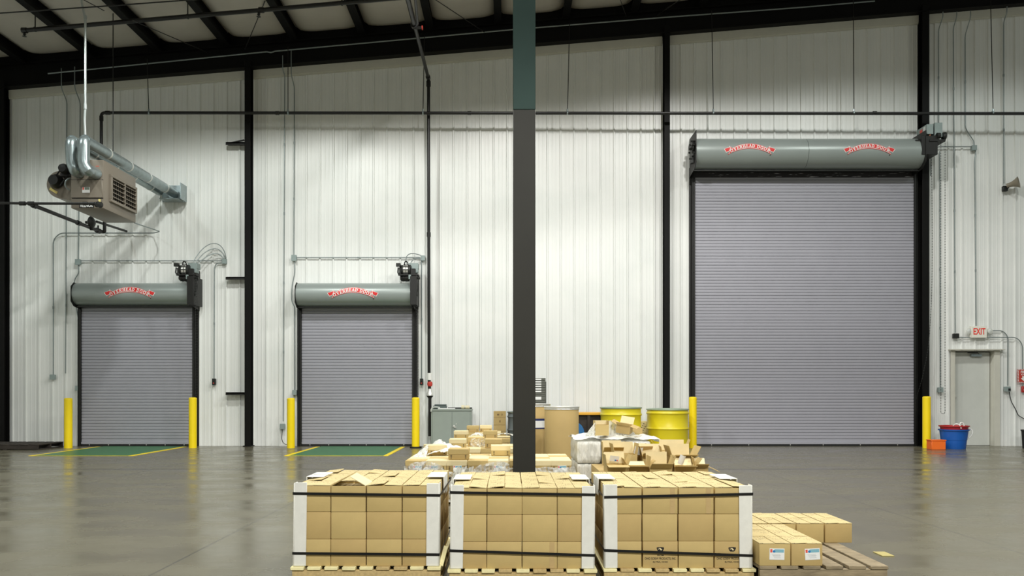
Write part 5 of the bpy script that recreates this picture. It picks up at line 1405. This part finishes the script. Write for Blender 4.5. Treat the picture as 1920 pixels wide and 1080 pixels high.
oc('opened carton tilted on the right rim of the pile, second row', 1283, 8.72, 0.25, 0.25, 0.12, (18, 28, 75, 4), 0.06)
oc('opened carton lying open at far right rear of the pile', 1262, 9.12, 0.28, 0.24, 0.15, (40, 20, 88, 8), -0.12)
oc('opened carton with tall pale side flaps, leftmost of the rear row in pile', 1150, 9.06, 0.22, 0.23, 0.15, (4, 16, 60, 10), -0.04)
oc('opened carton between the rear row cartons, its flaps leaning apart', 1205, 9.1, 0.20, 0.22, 0.13, (24, -8, 40, 30), 0.1, m=kraft2)
oc('narrow opened carton at the right edge of pile with one flap hanging over', 1316, 8.36, 0.13, 0.22, 0.05, (10, 115, 70, 50), -0.1, lens=(0.09, 0.13, 0.1, 0.1), m=kraft2)
# upright open carton on the wrapped bundles with a neighbour lying on its side
oc('upright open carton with spread flaps standing on the wrapped bundles', 1129, 9.98, 0.165, 0.19, 0.13, (2, 2, None, 6), 0.03, z=zw + 0.05, lens=(0.05, 0.05, 0.08, 0.05))
oc('open carton tipped over on the wrapped bundles beside the upright one', 1167, 10.05, 0.17, 0.19, 0.10, (70, 100, 60, 30), -0.35, (0.1, 0.15), z=zw + 0.07, m=kraft2)
oc('plain carton lying flat on rear right of the wrapped bundles', 1190, 10.35, 0.2, 0.2, 0.075, (-88, -88, None, None), 0.1, z=zw + 0.05, m=kraft2)
film_sheet('loose film bunched against left side of the upright open carton', lambda u, v: (PX(1099, 9.9) + 0.13 * u, 9.97 + 0.04 * u, zw + 0.035 + v * (0.03 + 0.16 * u)), 20, 14, m=filmop, seed=12, amp=0.014)
film_sheet('film ridge draped behind the upright open carton down to the right', lambda u, v: (PX(1140, 10.2) + 0.34 * u, 10.27 + 0.02 * u, zw + 0.04 + v * (0.02 + 0.18 * (1 - u))), 24, 10, m=filmop, seed=13, amp=0.012)
# papers in the opened cartons
def paper_sheet(label, pxc, pyc, Y, w_, h_, rz, tilt, curl=0.0, lab=False):
    c = P(pxc, pyc, Y); R = Matrix.Translation(c) @ Matrix.Rotation(rz, 4, 'Y') @ Matrix.Rotation(tilt, 4, 'X')
    mb = MB(); n = 8; vs = []
    for i in range(n + 1):
        u = i / n - 0.5
        for zz in (-0.5, 0.5): vs.append(R @ Vector((u * w_, curl * (u * u * 4), zz * h_)))
    mb.add(vs, [(2 * i, 2 * i + 1, 2 * i + 3, 2 * i + 2) for i in range(n)])
    mb.box(w_ * 0.05, w_ * 0.25, -0.001 + curl * 0.1, 0.0, -h_ * 0.4, -h_ * 0.15, 1, R) if lab else None
    mb.box(w_ * 0.27, w_ * 0.4, -0.001 + curl * 0.1, 0.0, -h_ * 0.4, -h_ * 0.15, 2, R) if lab else None
    return tag(mb.build('paper_sheet', [paper, labelb, labelr], None, origin=c), label, 'paper', 'papers in the opened cartons')
paper_sheet('white labelled paper standing inside the front left opened carton', 1152, 860, 8.42, 0.095, 0.06, 0.12, 0.3, lab=True)
paper_sheet('white curled paper sticking out of the right end opened carton', 1279, 863, 8.4, 0.06, 0.10, 0.3, 0.2, 0.03)
paper_sheet('white paper slip lying in second front opened carton', 1207, 877, 8.36, 0.13, 0.045, 0.0, 0.9)
paper_sheet('white paper lying in the right end opened carton', 1299, 875, 8.5, 0.13, 0.06, -0.1, 0.9)
paper_sheet('white paper bundle in the second row middle carton', 1197, 846, 8.9, 0.09, 0.09, 0.2, 0.4, 0.02)

# --- drums ----------------------------------------------------------------------------------------
def fibre_drum(label, pxc, rpx, pyt, Y, lab=False):
    x = PX(pxc, Y); r = rpx * Y / F; zt_ = PZ(pyt, Y)
    t = thing('fibre_drum', label, 'drum', (x, Y, 0), 'brown fibre drums behind the carton loads')
    mb = MB(); mb.lathe([(r - 0.012, 0), (r - 0.004, 0.012), (r - 0.004, zt_ - 0.05), (r - 0.012, zt_ - 0.04)], (x, Y, 0), 'z', 48); mb.build('body', mat('drum_card', (206, 178, 120), 0.55, var=0.05, scale=2), t)
    mb = MB(); mb.lathe([(r, 0.0), (r + 0.002, 0.05), (r - 0.003, 0.055)], (x, Y, 0), 'z', 48); mb.build('bottom_chime', galv, t)
    mb = MB(); mb.lathe([(r - 0.003, zt_ - 0.062), (r + 0.003, zt_ - 0.06), (r + 0.006, zt_ - 0.05), (r + 0.002, zt_ - 0.042), (r + 0.008, zt_ - 0.03), (r + 0.008, zt_ - 0.012), (r, zt_ - 0.005), (r - 0.03, zt_ - 0.012), (0, zt_ - 0.012)], (x, Y, 0), 'z', 48); mb.build('lid', silver, t)
    if lab:
        vs = []; fs = []
        for (nm, a0, a1, z0, z1, rr, m) in (('label_panel', -0.15, 0.75, PZ(803, Y), PZ(784, Y), 0.004, mat('label_navy', (30, 44, 96), 0.5)), ('label_sheet', -0.08, 0.68, PZ(800.5, Y), PZ(788, Y), 0.006, paper)):
            mb = MB(); n = 10; vs = []
            for k in range(n + 1):
                a = a0 + (a1 - a0) * k / n
                for z in (z0, z1): vs.append((x + (r + rr - 0.004) * math.sin(a), Y - (r + rr - 0.004) * math.cos(a), z))
            mb.add(vs, [(2 * k, 2 * k + 1, 2 * k + 3, 2 * k + 2) for k in range(n)]); mb.build(nm, m, t)
    return t
fibre_drum('brown fibre drum with blue edged label, just right of steel column', 1001, 30.5, 756, 14.2, True)
fibre_drum('large plain brown fibre drum with bright metal lid, front one of two', 1053, 32.5, 761, 13.24)
def steel_drum(label, pxc, rpx, pyt, Y, m, rimm, hoops, group=None, lid=False):
    x = PX(pxc, Y); r = rpx * Y / F; zt_ = PZ(pyt, Y)
    t = thing('steel_drum', label, 'drum', (x, Y, 0), group)
    pr = [(r - 0.02, 0.0), (r, 0.006), (r, 0.02)]
    for hp in sorted([PZ(h, Y) for h in hoops]):
        pr += [(r - 0.006, hp - 0.035), (r + 0.004, hp - 0.018), (r + 0.016, hp), (r + 0.004, hp + 0.018), (r - 0.006, hp + 0.035)]
    pr += [(r - 0.006, zt_ - 0.03), (r, zt_ - 0.02), (r - 0.012, zt_ - 0.02), (r - 0.016, zt_ - 0.05), (0, zt_ - 0.05)]
    mb = MB(); mb.lathe(pr, (x, Y, 0), 'z', 56); mb.build('body', m, t)
    mb = MB(); mb.lathe([(r - 0.004, zt_ - 0.035), (r + 0.012, zt_ - 0.03), (r + 0.016, zt_ - 0.012), (r + 0.006, zt_), (r - 0.012, zt_ - 0.006), (r - 0.014, zt_ - 0.03)], (x, Y, 0), 'z', 56); mb.build('rim', rimm, t)
    return t
rimgreen = mat('rim_grey_green', (164, 180, 160), 0.4, 0.3)
steel_drum('wide yellow steel drum behind the opened cartons, left one', 1164, 38, 763, 17.3, yellowd, rimgreen, (777, 805), 'wide yellow steel drums')
steel_drum('wide yellow steel drum beside the bollard left of tall door', 1251.5, 38.5, 766, 17.6, yellowd, rimgreen, (774.5, 803), 'wide yellow steel drums')
steel_drum('grey steel drum with ribs half hidden behind the steel column', 985, 33, 771, 18.1, mat('drum_grey', (128, 138, 142), 0.4, 0.2), galv, (781, 806))

# --- things along the wall -------------------------------------------------------------------------
def cabinet():
    Y = 18.15; x0, x1 = PX(808, Y), PX(884, Y); zt_ = PZ(767, Y); g = mat('cabinet_grey', (146, 156, 148), 0.45, 0.1, var=0.03)
    t = thing('storage_cabinet', 'low grey two door steel cabinet by the wall with clutter on top', 'cabinet', ((x0 + x1) / 2, Y + 0.22, 0))
    mb = MB(); mb.box(x0, x1, Y + 0.012, Y + 0.45, 0.03, zt_ - 0.04); mb.box(x0 + 0.03, x1 - 0.03, Y + 0.05, Y + 0.42, 0, 0.03); mb.build('carcass', g, t, bevel=0.004)
    mb = MB(); mb.box(x0 - 0.012, x1 + 0.012, Y - 0.006, Y + 0.46, zt_ - 0.04, zt_); mb.build('top', g, t, bevel=0.005)
    xm = PX(847.5, Y)
    for nm, a, b in (('l', x0 + 0.035, xm - 0.003), ('r', xm + 0.003, x1 - 0.03)):
        mb = MB(); mb.box(a, b, Y - 0.004, Y + 0.012, 0.06, zt_ - 0.06); d = mb.build('door', g, t, bevel=0.004)
        if nm == 'r':
            c = P(851.5, 799, Y); mb = MB(); mb.lathe([(0.0, Y - 0.05), (0.022, Y - 0.048), (0.026, Y - 0.035), (0.012, Y - 0.02), (0.012, Y - 0.004)], (c.x, 0, c.z), 'y', 14); mb.box(c.x - 0.006, c.x + 0.05, Y - 0.045, Y - 0.035, c.z - 0.03, c.z - 0.012); mb.build('handle', silver, d)
            c = P(855.5, 795, Y); mb = MB(); mb.lathe([(0.012, Y - 0.01), (0.012, Y - 0.004)], (c.x, 0, c.z), 'y', 12); mb.build('lock', silver, d)
    zt0 = zt_
    tr = mat('tray_dark', (78, 90, 88), 0.5)
    c0 = PX(811, Y); c1 = PX(836, Y)
    b = thing('binder', 'dark grey binders lying on left end of the cabinet top', 'binder', ((c0 + c1) / 2, Y + 0.2, zt0))
    mb = MB(); mb.box(c0, c1, Y + 0.1, Y + 0.36, zt0 + 0.002, zt0 + 0.07); mb.build('lower_binder', tr, b, bevel=0.006)
    mb = MB(); mb.box(c0 + 0.03, c1 - 0.01, Y + 0.12, Y + 0.38, zt0 + 0.072, zt0 + 0.10); mb.build('upper_binder', tr, b, bevel=0.006)
    mb = MB(); mb.tube(bez((c0 - 0.03, Y - 0.012, zt0 - 0.06), (c0 - 0.03, Y - 0.01, zt0 + 0.05), (c0 + 0.02, Y + 0.03, zt0 + 0.055), (c0 + 0.16, Y + 0.06, zt0 + 0.03)), 0.018, 8); tag(mb.build('hose', mat('hose_pale', (180, 186, 180), 0.5), None, origin=(c0, Y, zt0)), 'pale hose end curling over left corner of the grey cabinet', 'hose')
    mb = MB(); mb.box(PX(821, Y), PX(853, Y), Y + 0.01, Y + 0.09, zt0 + 0.002, zt0 + 0.018); tag(mb.build('paper_stack', paper, None, bevel=0.002, origin=(PX(830, Y), Y + 0.05, zt0)), 'white papers at the front edge of the cabinet top', 'papers')
    for k, (pxa, pxb, rr) in enumerate(((864.5, 870.5, 0.042), (872, 880, 0.038))):
        mb = MB(); mb.lathe([(0.02, PX(pxa, Y)), (rr, PX(pxa, Y)), (rr, PX(pxb, Y)), (0.02, PX(pxb, Y)), (0.02, PX(pxa, Y))], (0, Y + 0.12, zt0 + rr + 0.002), 'x', 20)
        tag(mb.build('tape_roll', mat('tape_cream', (216, 206, 172), 0.5), None, origin=(PX(pxa, Y), Y + 0.12, zt0)), ('left' if k == 0 else 'right') + ' cream tape roll lying at right end of the cabinet top', 'tape roll', 'tape rolls on the cabinet')
    mb = MB(); mb.box(PX(838, Y), PX(884, Y), Y + 0.3, Y + 0.34, zt0 + 0.001, zt0 + 0.03); tag(mb.build('metal_bar', darkgr, None, origin=(PX(860, Y), Y + 0.32, zt0)), 'dark bar lying along the back of the cabinet top', 'bar')
cabinet()
Yb = 17.9
for k, (pt, pb, lab) in enumerate(((771, 797, 'upper brown carton with printed symbols, stacked between cabinet and grey drum'), (797.3, 823, 'middle brown carton in the stack between cabinet and grey drum'), (823.3, 841.5, 'bottom brown carton in the stack between cabinet and grey drum'))):
    xa_, xb_ = PX(925.5, Yb), PX(948.5, Yb); z0, z1 = max(0.0, PZ(pb, Yb)), PZ(pt, Yb)
    mb = MB(); mb.box(xa_, xb_, Yb, Yb + 0.26, z0 if k < 2 else 0.0, z1)
    o = tag(mb.build('carton', kraft2, None, bevel=0.004, origin=((xa_ + xb_) / 2, Yb, z0 if k < 2 else 0.0)), lab, 'carton', 'cartons stacked beside the grey drum')
    mb = MB(); mb.box(xa_, xb_, Yb - 0.0008, Yb, (z0 + z1) / 2 + 0.012, (z0 + z1) / 2 + 0.018)
    if k == 0:
        for kk in range(10):
            a = 2 * math.pi * kk / 10; mb.cbox((PX(941, Yb) + 0.017 * math.cos(a), Yb - 0.0005, PZ(777.5, Yb) + 0.017 * math.sin(a)), (0.009, 0.001, 0.009))
        mb.box(PX(932, Yb), PX(936, Yb), Yb - 0.001, Yb, PZ(779, Yb), PZ(776, Yb))
    mb.box(PX(936.5, Yb), PX(938.5, Yb), Yb - 0.001, Yb, PZ((pt + pb) / 2 + 8, Yb), PZ((pt + pb) / 2 + 4, Yb)); mb.build('printed_mark', mat('faded_ink', (120, 98, 66), 0.7), o, smooth=False)
# document organiser beside the column
def organiser():
    Y = 16.9; x0, x1 = PX(978, Y), PX(1023, Y); zt_ = PZ(709, Y); g = mat('organiser_grey', (98, 100, 92), 0.5, 0.1)
    t = thing('drawer_organiser', 'tall grey organiser of labelled drawers right of steel column above fibre drum', 'organiser', ((x0 + x1) / 2, Y, 0))
    mb = MB(); mb.box(x0, x1, Y + 0.02, Y + 0.34, 0, zt_); mb.box(x1, x1 + 0.015, Y + 0.06, Y + 0.36, 0, zt_ - 0.07); mb.build('carcass', g, t, bevel=0.004)
    ys = [709, 713.8, 718.2, 722.6, 727, 731.6, 736.3, 739.5, 743, 750.5, 755, 759.5]
    for k in range(len(ys) - 1):
        z0, z1 = PZ(ys[k + 1], Y) + 0.005, PZ(ys[k], Y) - 0.003
        mb = MB(); mb.box(x0 + 0.008, x1 - 0.008, Y, Y + 0.02, z0, z1); d = mb.build('drawer', g, t, bevel=0.003)
        if k in (0, 1, 2, 3, 4, 5, 8):
            mb = MB(); mb.box(PX(1001, Y), PX(1015, Y), Y - 0.003, Y, z0 + 0.007, z1 - 0.007); mb.build('drawer_label', paper, d)
organiser()
# orange edged bench, dark panel and blue drum lying behind the fibre drum
Yt = 17.85
t = thing('work_bench', 'low bench with orange edge and dark front between fibre and yellow drums', 'bench', (PX(1108, Yt), Yt, 0))
mb = MB(); mb.box(PX(1078, Yt), PX(1134, Yt), Yt - 0.02, Yt + 0.5, PZ(778, Yt), PZ(773.5, Yt)); mb.build('bench_top', mat('orange_paint', (234, 176, 62), 0.45), t, bevel=0.004)
mb = MB(); mb.box(PX(1080, Yt), PX(1132, Yt), Yt + 0.05, Yt + 0.48, 0.0, PZ(778.2, Yt)); mb.build('front_panel', wooddk, t, bevel=0.004)
for px in (1081, 1104, 1131):
    mb = MB(); mb.box(PX(px, Yt) - 0.03, PX(px, Yt) + 0.03, Yt + 0.0, Yt + 0.05, 0, PZ(778.2, Yt)); mb.build('leg', wooddk, t)
Yd = 16.6
t = thing('blue_reel', 'blue round reel peeking out right of the front fibre drum', 'reel', (PX(1076, Yd), Yd, 0))
mb = MB(); rr = 0.235; zc_ = PZ(812, Yd)
mb.lathe([(0.0, Yd), (rr - 0.01, Yd), (rr, Yd + 0.01), (rr, Yd + 0.03), (rr - 0.09, Yd + 0.04), (rr - 0.09, Yd + 0.24), (rr, Yd + 0.25), (rr, Yd + 0.28), (0, Yd + 0.28)], (PX(1074, Yd), 0, zc_), 'y', 40); mb.build('flanges', mat('reel_blue', (28, 96, 148), 0.4), t)
mb = MB(); mb.box(PX(1074, Yd) - 0.15, PX(1074, Yd) + 0.15, Yd + 0.02, Yd + 0.26, 0, zc_ - rr + 0.03); mb.build('stand', wooddk, t)
# weathered little cartons between the yellow drums
Yk = 18.1
for k, (pxa, pxb, pt, pb) in enumerate(((1199, 1215, 812, 840), (1196, 1216, 790, 811.6))):
    z0 = 0.0 if k == 0 else PZ(811.8, Yk); z1 = PZ(pt, Yk)
    mb = MB(); mb.box(PX(pxa, Yk), PX(pxb, Yk), Yk, Yk + 0.25, z0, z1); o = tag(mb.build('carton', kraftlt, None, bevel=0.004, origin=(PX(1206, Yk), Yk, z0)), ('lower' if k == 0 else 'upper') + ' small stained carton between the two yellow drums', 'carton', 'cartons between the yellow drums')
    mb = MB()
    for j in range(9): mb.cbox((PX(pxa + 3 + (j * 7) % 12, Yk), Yk - 0.0006, z0 + (z1 - z0) * (0.15 + 0.08 * j)), (0.03, 0.001, 0.012))
    mb.build('printed_mark', inkm, o, smooth=False)

# --- tubs, orange box, dark bin, dark pallet -------------------------------------------------------
def tub(label, pxc, rt, rb, pyt, z0, Y, m, h, rope):
    x = PX(pxc, Y); zt_ = z0 + h
    t = thing('plastic_tub', label, 'tub', (x, Y, z0))
    mb = MB(); mb.lathe([(0.0, z0), (rb, z0), (rb + 0.004, z0 + 0.01), (rb + (rt - rb) * 0.45, z0 + h * 0.45), (rb + (rt - rb) * 0.46 + 0.004, z0 + h * 0.46), (rt, zt_ - 0.03), (rt + 0.025, zt_ - 0.025), (rt + 0.028, zt_), (rt - 0.004, zt_), (rb + 0.002, z0 + 0.012), (0.0, z0 + 0.012)], (x, Y, 0), 'z', 44)
    mb.build('body', m, t)
    for (pts) in rope:
        mb = MB(); mb.tube(pts, 0.012, 8); mb.build('rope_handle', whitem, t)
    return t
Ytb = 17.75; xt = PX(1788.5, Ytb)
s_ = Ytb / F
tub('blue plastic tub with white rope handle by the personnel door', 1788.5, 24.5 * s_, 19.5 * s_, 800, 0.0, Ytb, mat('tub_blue', (22, 90, 176), 0.4), 0.425,
    [bez((xt + 0.27, Ytb - 0.06, 0.42), (xt + 0.38, Ytb - 0.10, 0.47), (xt + 0.36, Ytb - 0.12, 0.30), (xt + 0.25, Ytb - 0.12, 0.24))])
tub('red plastic tub nested inside the blue tub, white rope handles', 1789, 23.9 * s_, 15.5 * s_, 793, 0.06, Ytb, mat('tub_red', (176, 42, 44), 0.4), 0.445,
    [bez((xt - 0.12, Ytb - 0.20, 0.50), (xt - 0.12, Ytb - 0.26, 0.58), (xt - 0.02, Ytb - 0.3, 0.56), (xt + 0.0, Ytb - 0.285, 0.45)), bez((xt + 0.02, Ytb - 0.2, 0.52), (xt + 0.02, Ytb - 0.2, 0.6), (xt + 0.1, Ytb - 0.2, 0.6), (xt + 0.11, Ytb - 0.2, 0.5))])
Yo = 17.42; t = thing('orange_box', 'bright orange box on floor between yellow bollard and blue tub', 'box', (PX(1760, Yo), Yo, 0))
og = mat('box_orange', (240, 112, 36), 0.45)
mb = MB(); mb.box(PX(1747, Yo), PX(1773.5, Yo), Yo, Yo + 0.22, 0.0, 0.185); mb.build('body', og, t, bevel=0.008)
mb = MB(); mb.box(PX(1746, Yo), PX(1774.5, Yo), Yo - 0.008, Yo + 0.228, 0.187, 0.212); mb.build('lid', og, t, bevel=0.006)
Yn_ = 17.9; t = thing('waste_bin', 'black bin at the right picture edge under the fire alarm', 'bin', (PX(1934, Yn_), Yn_, 0))
mb = MB(); mb.lathe([(0.0, 0), (0.19, 0), (0.21, 0.37), (0.222, 0.375), (0.222, 0.40), (0.2, 0.40), (0.18, 0.02), (0.0, 0.02)], (PX(1936, Yn_), Yn_, 0), 'z', 32); mb.build('body', rubber, t)
mb = MB(); mb.lathe([(0.222, 0.392), (0.228, 0.398), (0.222, 0.405)], (PX(1936, Yn_), Yn_, 0), 'z', 32); mb.build('rim', black, t)
t = pallet('dark pallet lying on floor at the left picture edge', PX(-40, 17.6), PX(84, 17.6), 17.35, 18.35, 7, top=0.12, end_m=wooddk, top_m=wooddk)

# the carton prototypes have done their work
for p in list(ST.values()):
    for ch in list(p.children): bpy.data.objects.remove(ch)
    bpy.data.objects.remove(p)
for p in list(plain) + [taped, tops_t, basep] + list(tops) + list(smallp) + list(lidp):
    try:
        if p.name in bpy.data.objects and not p.get('label'):
            for ch in list(p.children): bpy.data.objects.remove(ch)
            bpy.data.objects.remove(p)
    except ReferenceError: pass
